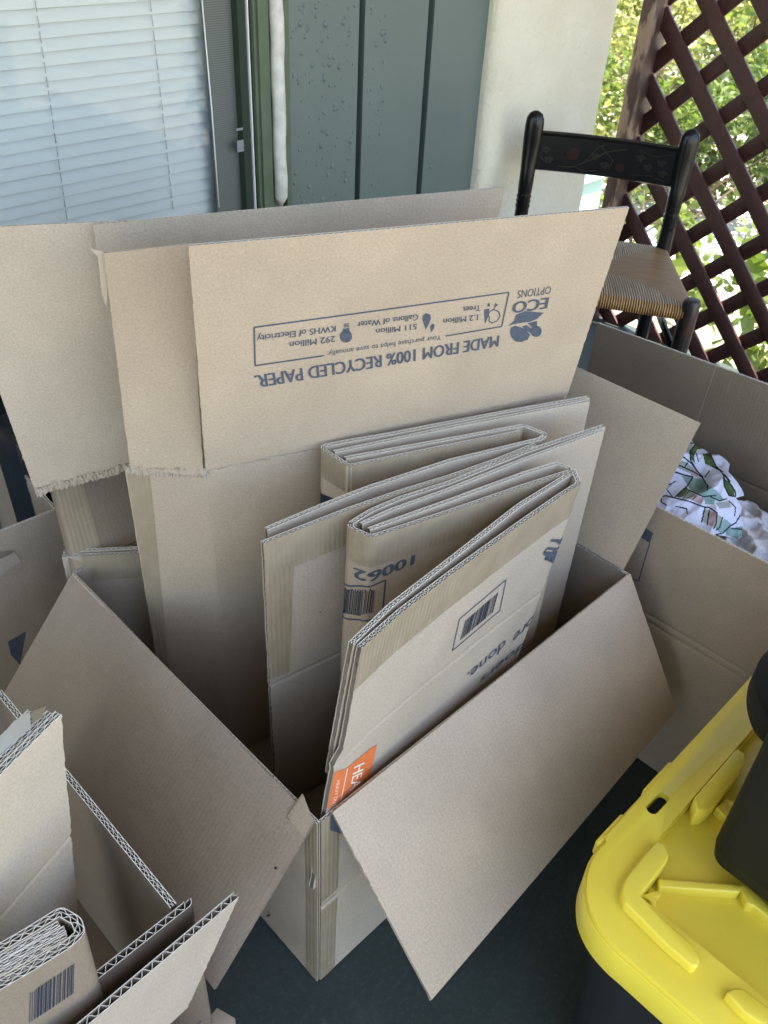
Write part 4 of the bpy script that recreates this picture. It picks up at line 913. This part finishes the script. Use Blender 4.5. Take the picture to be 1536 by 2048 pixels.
# fabric: a crumpled sheet; its print follows the cloth
BRW = lc((1200, 840), .21875)
fb = np.array([atz(BRW(650, 650), .47)[:2], atz(BRW(1250, 900), .47)[:2]])
def cloth(name, cpx, z0, size, hgt, mats, polys, seed, label, cat, res=150, rot=0., fine=1., tilt=0., outline=None):
    cxy = atz(cpx, z0)[:2]; g = MB(); u = np.linspace(-1, 1, res); U, Vv = np.meshgrid(u, u, indexing='ij')
    ca, sa = math.cos(rot), math.sin(rot); Xx = cxy[0] + size[0] * (U * ca - Vv * sa); Yy = cxy[1] + size[1] * (U * sa + Vv * ca)
    rad = np.clip(1 - (np.abs(U) ** 2.6 + np.abs(Vv) ** 2.6) ** .9, -.3, 1)
    wx, wy = U + .12 * npnoise(U * .4, Vv * .4, seed + 11), Vv + .12 * npnoise(U * .4, Vv * .4, seed + 12)
    def rg(f, k, sh=1.): return (1 - np.abs(npnoise(wx * f, wy * f, seed + k)) * 1.8).clip(-.6, 1) * sh
    f2_ = rg(.42, 2, .34) + rg(.9, 3, .16 * fine) + rg(1.9, 5, .06 * fine)
    Zz = z0 - .07 + hgt * (.62 * np.sign(rad) * np.abs(rad) ** .6 + f2_ * np.clip(rad * 2.5, 0, 1)) - tilt * (U * .5 + .5) * hgt
    Xx = Xx + .012 * npnoise(U, Vv, seed + 4); Yy = Yy + .012 * npnoise(U, Vv, seed + 6)
    Pp = np.stack([Xx, Yy, Zz], -1).reshape(-1, 3); fs = [(i * res + j, (i + 1) * res + j, (i + 1) * res + j + 1, i * res + j + 1) for i in range(res - 1) for j in range(res - 1)]
    mi = [0] * len(fs)
    if polys:
        fa = np.array(fs); cen = proj(Pp[fa].mean(1)); mi = np.zeros(len(fs), int)
        for po, k in polys:
            q = np.array(po); ins = np.zeros(len(fs), bool)
            for a, b_ in zip(q, np.roll(q, -1, 0)):
                c_ = ((a[1] > cen[:, 1]) != (b_[1] > cen[:, 1])) & (cen[:, 0] < (b_[0] - a[0]) * (cen[:, 1] - a[1]) / (b_[1] - a[1] + 1e-9) + a[0]); ins ^= c_
            mi[ins] = k
        mi = [int(x) for x in mi]
    if outline is not None:
        fa = np.array(fs); cen = proj(Pp[fa].mean(1)); q = np.array(outline); ins = np.zeros(len(fs), bool)
        for a, b_ in zip(q, np.roll(q, -1, 0)): ins ^= ((a[1] > cen[:, 1]) != (b_[1] > cen[:, 1])) & (cen[:, 0] < (b_[0] - a[0]) * (cen[:, 1] - a[1]) / (b_[1] - a[1] + 1e-9) + a[0])
        ins &= Pp[fa].mean(1)[:, 0] > RX + .016
        fs = [f for f, k in zip(fs, ins) if k]; mi = [x for x, k in zip(mi, ins) if k]
    g.add(Pp, fs, mi, np.stack([U * size[0], Vv * size[1]], -1).reshape(-1, 2), True)
    o = g.build(name, mats, None); sm = o.modifiers.new('sol', 'SOLIDIFY'); sm.thickness = .0015
    return tag(o, label, cat)
def pl(*a): return [BRW(x, y) for x, y in a]
def ln(w_, *a):
    o = []
    w_ = w_ * 1.5
    for (x0, y0), (x1, y1) in zip(a, a[1:]):
        d = np.array([x1 - x0, y1 - y0], float); n = np.array([-d[1], d[0]]) / np.linalg.norm(d) * w_ / 2; e = d / np.linalg.norm(d) * w_ * .3
        o.append(([BRW(x0 - n[0] - e[0], y0 - n[1] - e[1]), BRW(x1 - n[0] + e[0], y1 - n[1] + e[1]), BRW(x1 + n[0] + e[0], y1 + n[1] + e[1]), BRW(x0 + n[0] - e[0], y0 + n[1] - e[1])], 5))
    return o
po = [(pl((815, 280), (870, 225), (960, 235), (980, 260), (890, 270), (860, 330), (870, 400), (825, 350)), 1), (pl((940, 310), (1000, 300), (1060, 420), (1140, 480), (1060, 450), (960, 400)), 1),
      (pl((1130, 530), (1170, 560), (1230, 650), (1225, 700), (1180, 690), (1135, 600)), 1), (pl((700, 700), (790, 610), (810, 640), (760, 700), (730, 710)), 1),
      (pl((650, 455), (720, 480), (850, 530), (930, 540), (985, 590), (990, 640), (1070, 690), (1040, 770), (960, 770), (950, 700), (860, 670), (800, 600), (740, 500)), 2),
      (pl((690, 360), (780, 380), (900, 470), (900, 510), (780, 470), (670, 420)), 4), (pl((800, 640), (870, 680), (850, 730), (760, 715)), 4), (pl((860, 690), (960, 710), (930, 770), (830, 735)), 3),
      (pl((960, 810), (1000, 830), (975, 950), (930, 925)), 4), (pl((1000, 830), (1065, 850), (1050, 960), (1030, 980), (985, 955)), 3), (pl((1070, 860), (1120, 890), (1100, 980), (1050, 990)), 4),
      (pl((1060, 990), (1140, 900), (1200, 950), (1190, 1010), (1090, 1030)), 2), (pl((1150, 1000), (1300, 970), (1310, 1040), (1250, 1090), (1150, 1050)), 2), (pl((460, 700), (520, 660), (540, 700), (480, 800), (440, 770)), 2)]
po = [(pl((770, 250), (800, 215), (840, 200), (850, 240), (800, 300)), 4), (pl((900, 250), (960, 240), (1010, 290), (960, 330), (930, 420), (890, 380)), 0),
      (pl((1010, 300), (1080, 340), (1190, 480), (1240, 600), (1210, 640), (1120, 480), (1040, 400)), 0), (pl((560, 560), (600, 520), (660, 600), (600, 640)), 4), (pl((700, 780), (800, 800), (790, 850), (690, 830)), 0)] + po
po += [(pl((990, 600), (1060, 640), (1130, 720), (1090, 740), (1010, 700)), 2), (pl((560, 860), (640, 880), (620, 920), (560, 900)), 2), (pl((820, 440), (900, 470), (890, 520), (830, 500)), 3), (pl((1060, 760), (1180, 740), (1200, 800), (1090, 810)), 4)]
po += ln(8, (770, 250), (830, 210), (900, 215)) + ln(8, (1010, 700), (1090, 740), (1160, 720)) + ln(7, (560, 560), (640, 590), (690, 560)) + ln(7, (690, 790), (790, 810), (800, 860)) + ln(7, (1030, 420), (1110, 470), (1150, 560)) + ln(6, (880, 300), (900, 380)) + ln(7, (1180, 740), (1240, 800), (1230, 880)) + ln(7, (600, 620), (660, 700))
po += ln(9, (820, 290), (870, 225), (960, 235), (1000, 270)) + ln(9, (820, 290), (830, 370), (890, 470), (940, 520)) + ln(9, (740, 320), (840, 400), (900, 480)) + ln(9, (690, 400), (850, 470), (930, 520), (985, 600), (985, 640)) + ln(9, (650, 460), (760, 500), (850, 520)) + ln(9, (850, 520), (800, 600), (690, 700)) \
    + ln(8, (810, 640), (940, 700), (1060, 690)) + ln(9, (540, 740), (560, 700), (600, 692), (800, 740), (950, 795), (1000, 800), (1070, 850), (1060, 950), (1040, 990)) + ln(8, (560, 700), (560, 750), (610, 780)) + ln(9, (960, 800), (930, 930)) + ln(8, (1000, 820), (980, 960)) + ln(8, (1120, 890), (1095, 980), (1060, 1010)) + ln(9, (1000, 290), (1060, 420), (1150, 520), (1235, 650), (1240, 690)) + ln(9, (1130, 520), (1135, 600), (1180, 690), (1240, 700)) \
    + ln(9, (1290, 860), (1240, 940), (1190, 970), (1130, 1030), (1060, 1050)) + ln(8, (1200, 990), (1300, 1000)) + ln(8, (770, 440), (800, 390)) + ln(8, (960, 520), (1000, 465)) + ln(6, (850, 730), (880, 690)) + ln(6, (760, 715), (820, 640)) + ln(8, (1140, 500), (1190, 560)) + ln(9, (500, 670), (480, 730), (440, 780)) + ln(7, (530, 740), (520, 830))
cloth('printed_fabric', BRW(1000, 500), .505, (.17, .175), .075, [M['cloth'], M['cl_green'], M['cl_teal'], M['cl_pink'], M['cl_grey'], M['cl_line']], po, 5, 'crumpled white fabric with bamboo and stripe print, lying in the right hand box', 'fabric', 420, .3, .55, .1, pl((300, 500), (700, 150), (850, 172), (960, 225), (1060, 300), (1150, 360), (1185, 400), (1170, 470), (1250, 560), (1300, 640), (1318, 690), (1240, 712), (1300, 800), (1280, 870), (1310, 960), (1290, 1060), (1240, 1095), (1150, 1060), (1060, 1050), (900, 1300), (200, 1000)))
cloth('quilted_fabric', BRW(1400, 1000), .43, (.10, .13), .08, [M['quilt']], None, 15, 'white quilted fabric corner below the printed fabric in the right hand box', 'fabric', 60)
cloth('dark_garment', BRW(1230, 1120), .42, (.12, .14), .06, [M['black_cloth']], None, 25, 'black fabric under the printed fabric in the right hand box', 'fabric', 50)
e_ = atz(BRW(895, 845), .50)
# ================================================================== left boxes
lb = empty('open_carton', (.2, 1.35, 0), 'open box with torn hand hole and blue mark at the left edge', 'cardboard box')
l0, l1 = atz((-160, 1122), .40), atz((112, 1018), .40); l1 = l1
lfw = Board([l0, l1], [low(l0, .003), low(l1, .003)], t=.0045, plies=1, warp=.002, seed=71).build('front_wall', 'kraft', 'kraft_in', lb)
lfw.ppatch('hand_hole_tab', [(-20, 1125), (28, 1103), (40, 1120), (0, 1150)], 'kraft_pale', 1, .003, (8, 6))
lfw.marks('hand_hole', [[(-25, 1105), (28, 1100), (0, 1128), (-30, 1135)]], 'kraft_dark', 1, .0012)
lfw.marks('blue_label', [[(15, 1283), (52, 1262), (40, 1330), (22, 1310)]], 'ink', 1)
Board([l1, l1 + v3(.02, .40, 0)], [low(l1, .003), low(l1 + v3(.02, .40, 0), .003)], t=.0045, plies=1, seed=72).build('side_wall', 'kraft', 'kraft_in', lb)
Board([l1 + v3(.02, .40, 0), l0 + v3(0, .40, 0)], [low(l1 + v3(.02, .40, 0), .003), low(l0 + v3(0, .40, 0), .003)], t=.0045, plies=1, seed=73).build('back_wall', 'kraft_in', 'kraft_dark', lb)
gf = Board([v3(-.35, 1.50, .72), plane((70, 735), (0, 1.50, 0), (0, 1, 0)) * [1, 1, 0] + Z * .72], [v3(-.35, 1.50, .41), plane((5, 1100), (0, 1.50, 0), (0, 1, 0)) * [1, 1, 0] + Z * .41], t=.0045, plies=1, warp=.004, seed=74, creases=(.15,)).build('raised_flap', 'kraft_in', 'kraft_in', lb)
pk_ = empty('product_package', (.33, 1.35, .2), 'black glossy product package with icons and orange stripe inside the left box', 'package')
cp = lc((0, 640), .2246)
q0 = [atY(cp(*p), 1.36) for p in ((190, 900), (470, 900))]
pkb = Board([v3(q0[0][0] - .02, 1.36, .47), v3(q0[0][0] + .30, 1.30, .47)], [v3(q0[0][0] - .02, 1.34, .10), v3(q0[0][0] + .30, 1.28, .10)], t=.0045, plies=1, warp=.0, seed=75)
g = MB(); x0_ = q0[0][0] - .02; g.add([v3(x0_, 1.36, .47), v3(x0_ + .30, 1.30, .47), v3(x0_ + .30, 1.28, .10), v3(x0_, 1.34, .10), v3(x0_, 1.48, .47), v3(x0_ + .30, 1.42, .47), v3(x0_ + .30, 1.40, .10), v3(x0_, 1.46, .10)], [(0, 1, 2, 3), (4, 7, 6, 5), (0, 4, 5, 1), (3, 2, 6, 7), (0, 3, 7, 4), (1, 5, 6, 2)])
pkg = g.build('package_body', M['pkg_black'], pk_, bevel=.002); pkb.obj = pkg; pkb.t = .001
pkb.marks('orange_stripe', [[cp(200, 1190), cp(300, 1250), cp(300, 1295), cp(192, 1235)]], 'pkg_orange', 1, .001)
pkb.marks('printed_icon', [[cp(212, 1060), cp(270, 1150), cp(280, 1240), cp(205, 1180)], circ(cp(200, 1690), 7, 12), circ(cp(230, 1400), 5, 10), circ(cp(215, 1545), 5, 10), circ(cp(330, 1665), 9, 14), [cp(310, 1520), cp(440, 1640), cp(440, 1720), cp(370, 1700)]], 'pkg_grey', 1, .001, lines=[(cp(155, 1630), cp(165, 1680), .003), (cp(235, 1690), cp(240, 1740), .003), (cp(170, 1460), cp(260, 1540), .004)])
pkb.text([('6V', cp(318, 1640), cp(345, 1640), cp(318, 1668), 0)], 'pkg_black', 'printed_icon_text', 1, .0016) if False else None
# ================================================================== near box at the lower left, and its folded contents
nc = empty('open_carton', (.03, .56, 0), 'open double wall box at the lower left corner, nearest the lens', 'cardboard box')
zn = .45
e0, e1, e2 = atz((120, 1560), zn), atz((352, 1818), zn), atz((376, 1806), zn)
eL = v3(-.28, e2[1] - .005, zn)
Board([v3(e1[0], e1[1] + .005, zn), v3(e1[0] - .006, .86, zn)], [v3(e1[0], e1[1] + .005, .003), v3(e1[0] - .006, .86, .003)], t=.0078, plies=2, warp=.001, seed=81, fl=1.25).build('side_wall', 'kraft_in', 'kraft_dark', nc)
Board([eL, v3(e2[0], e2[1], zn), v3(e2[0] + .001, e2[1] + .004, zn)], [low(eL, .003), v3(e2[0], e2[1], .003), v3(e2[0] + .001, e2[1] + .004, .003)], t=.0085, plies=1, warp=.001, seed=82, fl=1.6, r=.003).build('front_wall', 'kraft_dark', 'kraft_dark', nc, res=6)
h0, h1 = v3(-.26, .404, zn + .01), atz((472, 1789), zn + .01)
hb = plane((366, 2005), h1, (0, 1, 0)); 
hf = Board([h0, h1], [h0 - Z * .14, v3(hb[0], h1[1] - .004, hb[2])], t=.0085, plies=1, warp=.0015, seed=83, fl=1.6, rag_end=.003).build('front_flap', 'kraft_pale', 'kraft_dark', nc, res=6)
Board([v3(-.28, .86, zn), v3(e1[0] - .006, .86, zn)], [v3(-.28, .86, .003), v3(e1[0] - .006, .86, .003)], t=.0078, plies=2, warp=.001, seed=84).build('back_wall', 'kraft_in', 'kraft', nc)
g = MB(); g.box((-.278, e2[1] + .004, .001), (e1[0] - .008, .857, .006)); g.build('bottom', M['kraft_dark'], nc)
cs = lc((0, 1400), .32552)
pr_ = Board([v3(-.05, .398, .30), v3(.175, .398, .30)], [v3(-.05, .392, .08), v3(.16, .392, .08)], t=.004, plies=1, seed=85, rag_end=.003, warp=.001).build('lower_flap', 'kraft_pale', 'kraft', nc)
pr_.marks('printed_logo', [], 'ink_dark', 1, lines=[(cs(*a), cs(*b_), .0028) for a, b_ in (((955, 1975), (1000, 1950)), ((1000, 1950), (1020, 1960)), ((1020, 1960), (990, 1991)), ((1040, 1935), (1060, 1950)), ((1060, 1950), (1050, 1975)), ((1050, 1900), (1110, 1840)))])
# tall folded box leaning in it
tbx = empty('folded_carton', (.08, .6, .05), 'tall folded box with white tape on its top corner, standing in the lower left box', 'cardboard box')
zt2 = .68
a0, a1 = atz((-130, 1668), zt2), atz((116, 1426), zt2); bt = atz((167, 2010), .08)
dn_ = bt - a1
b = Board([a0, a1], [a0 + dn_, a1 + dn_], t=.0078, plies=2, warp=.0015, seed=91, rag_end=.003, fl=1.3, creases=(.20,)).build('front_panel', 'kraft_pale', 'kraft_grey', tbx)
for k, off in enumerate((.0085, .017, .025)):
    o_ = np.array([-.6, .8, 0]) * off; q1 = a1 + o_ - (a1 - a0) * .01 * k
    bb = Board([a0 + o_, q1], [a0 + o_ + dn_, q1 + dn_], t=.0074, plies=2, warp=.0012, seed=92 + k, fl=1.3).build('rear_panel', 'kraft_grey', 'kraft_grey', tbx)
g = MB(); o_ = np.array([-.6, .8, 0]) * .031
tw = [atz(cs(*p), zt2 + .004) for p in ((85, 130), (185, 68), (190, 175), (0, 330), (-60, 300))]; tw2 = [p + o_ * .3 - Z * .03 for p in tw]
g.add([tw[0], tw[1], tw[2], tw[3], tw[4]], [(0, 1, 2, 3, 4)]); g.build('white_tape', M['tape_clear'], tbx)
g = MB(); tw = [atz(cs(*p), zt2 + .006) for p in ((190, 72), (285, 36), (262, 100), (200, 150))]; g.add(tw, [(0, 1, 2, 3)]); g.build('brown_tape', M['tape'], tbx)
sb = empty('folded_carton', (.05, .5, .05), 'short folded box with many dense layers in front of the tall one, lower left corner', 'cardboard box')
zt3 = .55
P0 = [(-120, 2040), (60, 1935), (135, 1888), (160, 1865), (152, 1842), (120, 1824), (60, 1862), (-120, 1968)]
pts = [atz(p, zt3) for p in P0]; dn2 = v3(-.012, -.01, -.42)
b = Board(pts, [p + dn2 for p in pts], t=.0092, plies=2, r=.0035, warp=.0008, seed=95, fl=1.5).build('outer_panel', 'kraft_dark', 'kraft_dark', sb, res=6)  # dark board puts the shade on this box into its colour
sdn = face_side(b, .1, .1)
b.marks('barcode', bars(b, (60, 1985), (150, 1925), np.array([-2, 60]), 26, 31), 'ink_dark', sdn, s0=0, s1=b.len * .45)
for k, (pA, pB_) in enumerate((((-120, 2026), (134, 1882)), ((-120, 2013), (134, 1869)), ((-120, 2000), (130, 1857)), ((-120, 1986), (118, 1846)))):
    qa, qb = atz(pA, zt3 - .002), atz(pB_, zt3 - .002); Board([qa, qb], [qa + dn2, qb + dn2], t=.0066, plies=2, warp=.001, seed=97 + k, fl=1.5).build('inner_panel', 'kraft_grey', 'kraft_grey', sb)
# scrap of another flap on the floor
zq = .12; g = MB(); sp3 = [atz(p, zq) for p in ((400, 2075), (408, 2046), (434, 2015), (455, 2027), (470, 2036), (473, 2080))]
g.prism([(p[0], p[1]) for p in sp3], zq - .004, zq)
tag(g.build('box_flap_corner', [M['kraft_pale']], None, bevel=.0008), 'small pale cardboard flap corner at the bottom edge over the green floor', 'cardboard piece')
# ================================================================== yellow lidded tote
ty = empty('storage_tote', (.85, -.05, 0), 'black storage tote with bright yellow ribbed lid at the lower right', 'tote')
zl = .45; cy_ = lc((1100, 1250), .38961)
qz = lambda p, z=zl: tuple(atz(cy_(*p), z)[:2])
def spline(pts, n=6):
    o = []; N = len(pts)
    for i in range(N - 1):
        p0, p1, p2, p3 = [np.array(pts[min(max(j, 0), N - 1)]) for j in (i - 1, i, i + 1, i + 2)]
        for k in range(n): t_ = k / n; o.append(tuple(.5 * ((2 * p1) + (-p0 + p2) * t_ + (2 * p0 - 5 * p1 + 4 * p2 - p3) * t_ ** 2 + (-p0 + 3 * p1 - 3 * p2 + p3) * t_ ** 3)))
    return o + [tuple(pts[-1])]
corner = spline([qz(p) for p in ((300, 1100), (232, 1180), (198, 1260), (188, 1345), (200, 1440), (248, 1545), (330, 1645), (420, 1725))], 5)
xr_, yb_ = 1.32, -.42
yt = qz((640, 700))[1]; xl = qz((560, 1850))[0]
corner[0] = (corner[0][0], yt)
outer = [(xr_, yb_), (xr_, yt - .0)] + corner + [(xl, qz((560, 1850))[1] if False else -.02), (xl, yb_)]
def inset(poly, d):
    n = len(poly); o = []; ar = sum(poly[i][0] * poly[(i + 1) % n][1] - poly[(i + 1) % n][0] * poly[i][1] for i in range(n)); sg = 1 if ar > 0 else -1
    for i in range(n):
        a, b_, c_ = map(np.array, (poly[i - 1], poly[i], poly[(i + 1) % n])); d1 = (b_ - a) / (np.linalg.norm(b_ - a) + 1e-12); d2 = (c_ - b_) / (np.linalg.norm(c_ - b_) + 1e-12)
        n1, n2 = np.array([-d1[1], d1[0]]) * sg, np.array([-d2[1], d2[0]]) * sg; m_ = n1 + n2; m_ /= np.linalg.norm(m_) + 1e-12; o.append(tuple(b_ + m_ * d / max(.4, m_ @ n1)))
    return o
ix = qz((1110, 450))[1]; dI = yt - ix
inner = [(xr_ - .06, yb_ + .06), (xr_ - .06, ix), (qz((590, 1110))[0], ix), (qz((460, 1250))[0], ix - .02), (qz((470, 1400))[0], qz((470, 1400))[1]), (xl + .068, -.03), (xl + .068, yb_ + .06)]
def capsule(p, q, r, n=7):
    p, q = np.array(p), np.array(q); a = math.atan2(*(q - p)[::-1]); return [tuple(q + r * np.array([math.cos(a + t_), math.sin(a + t_)])) for t_ in np.linspace(-PI / 2, PI / 2, n)] + [tuple(p - r * np.array([math.cos(a + t_), math.sin(a + t_)])) for t_ in np.linspace(-PI / 2, PI / 2, n)]
hole = capsule(qz((582, 885)), qz((525, 945)), .0075)
lid = MB(); lid.prism(outer, zl - .010, zl, holes=[inner, hole]); lido = lid.build('lid', M['yellow'], ty, bevel=.003)
g = MB(); skin = inset(outer, .001); g.prism(inset(outer, -.003), zl - .050, zl - .006, holes=[inset(outer, .004)]); g.build('lid_skirt', M['yellow'], ty, bevel=.002)
g = MB(); g.prism(inset(inner, -.006), zl - .024, zl - .018); g.prism(inset(inner, -.004), zl - .0181, zl - .008, holes=[inset(inner, .002)]); g.build('lid_recess', M['yellow'], ty, bevel=.0015)
def rib(poly, z0, z1, name='lid_rib', bv=.0026): g = MB(); g.prism(poly, z0, z1); return g.build(name, M['yellow'], ty, bevel=bv, bseg=3)
rt = zl + .014
Lr = [qz(p, rt) for p in ((545, 1105), (590, 1120), (612, 1180), (600, 1215), (465, 1385), (560, 1488), (740, 1650), (772, 1712), (762, 1748), (735, 1755), (600, 1640), (440, 1480), (385, 1425), (368, 1370), (378, 1320), (400, 1280))]
rib(Lr, zl - .02, rt)
rib([qz(p, rt) for p in ((740, 885), (850, 760), (960, 632), (1000, 655), (1008, 695), (900, 850), (830, 935), (800, 950), (755, 950))], zl - .02, rt)
rib([qz(p, rt) for p in ((905, 1885), (940, 1862), (990, 1862), (1080, 1930), (1300, 2120), (1260, 2160), (1000, 1990))], zl - .02, rt)
rib([qz(p, zl - .004) for p in ((555, 1300), (975, 1332), (985, 1350), (975, 1372), (560, 1345))], zl - .02, zl - .004, bv=.002)
rib([qz(p, zl - .004) for p in ((470, 1385), (550, 1360), (575, 1385), (540, 1402), (560, 1500), (545, 1495), (510, 1410))], zl - .02, zl - .004, bv=.0015)
rib([qz(p, zl - .004) for p in ((975, 1335), (1010, 1330), (1250, 1560), (1240, 1600), (1050, 1440), (1010, 1430))], zl - .02, zl - .004, bv=.002)
rib([qz(p, zl - .004) for p in ((850, 935), (900, 900), (925, 915), (935, 1000), (900, 1100), (880, 1080), (900, 980))], zl - .02, zl - .004, bv=.0015)
rib([qz(p, zl - .004) for p in ((895, 890), (1060, 905), (1060, 925), (900, 915))], zl - .02, zl - .004, bv=.0015)
for a_, b_ in (((640, 700), (498, 850)), ((392, 968), (258, 1115))):
    p, q = qz(a_), qz(b_); g = MB(); g.box((min(p[0], q[0]), yt - .002, zl - .030), (max(p[0], q[0]), yt + .006, zl - .004)); g.build('lid_clip', M['yellow'], ty, bevel=.003)
g = MB(); oi = inset(outer, .022); oi2 = [(x_ * .94 + .85 * .06, y_ * .9 - .01) for x_, y_ in oi]
n = len(oi); vs = [(x_, y_, zl - .012) for x_, y_ in oi] + [(x_, y_, .0) for x_, y_ in oi2]; g.add(vs, [(i, (i + 1) % n, n + (i + 1) % n, n + i) for i in range(n)] + [tuple(range(2 * n - 1, n - 1, -1))], 0, None, False); g.build('tote_body', M['black_plastic'], ty)
# dark bin standing on the lid
bn = empty('dark_bin', (1.0, -.1, zl), 'charcoal rounded plastic bin standing on the yellow lid at the right edge', 'bin')
bz = zl + .016
k0 = qz((860, 1190), bz); k1 = qz((960, 1310), bz); k2 = qz((1119, 1440), bz)
def rrect(x0, x1, y0, y1, r, n=7):
    o = []
    for cx_, cy2, a0_ in ((x1 - r, y1 - r, 0), (x0 + r, y1 - r, 90), (x0 + r, y0 + r, 180), (x1 - r, y0 + r, 270)):
        for k in range(n): a = math.radians(a0_ + 90 * k / (n - 1)); o.append((cx_ + r * math.cos(a), cy2 + r * math.sin(a)))
    return o
bx_, by_ = k0[0] + .0, k0[1] + .0
g = MB(); lv_ = [(bz, 0), (bz + .02, .003), (bz + .17, .004), (bz + .22, .005)]; rings = [[(x_, y_, z_) for x_, y_ in rrect(bx_ - .008 - o_, bx_ + .40, by_ - .40, by_ + .008 + o_, .02)] for z_, o_ in lv_]
n = len(rings[0]); vs = [p for r_ in rings for p in r_]; g.add(vs, [(i * n + j, i * n + (j + 1) % n, (i + 1) * n + (j + 1) % n, (i + 1) * n + j) for i in range(len(lv_) - 1) for j in range(n)] + [tuple(range(n - 1, -1, -1)), tuple((len(lv_) - 1) * n + j for j in range(n))], 0, None, False); g.build('bin_body', M['black_plastic2'], bn)
hp = [atz((p[0] + 6, p[1] + 6), .60) for p in ((1560, 1265), (1518, 1305), (1506, 1345), (1510, 1385), (1530, 1425), (1575, 1460))]
g = MB(); sp4 = spline([tuple(p[:2]) for p in hp], 5); g.prism(sp4 + [(sp4[-1][0] + .1, sp4[-1][1] - .05), (sp4[0][0] + .15, sp4[0][1])], .56, .60); g.build('bin_handle', M['black_plastic2'], bn, bevel=.004)
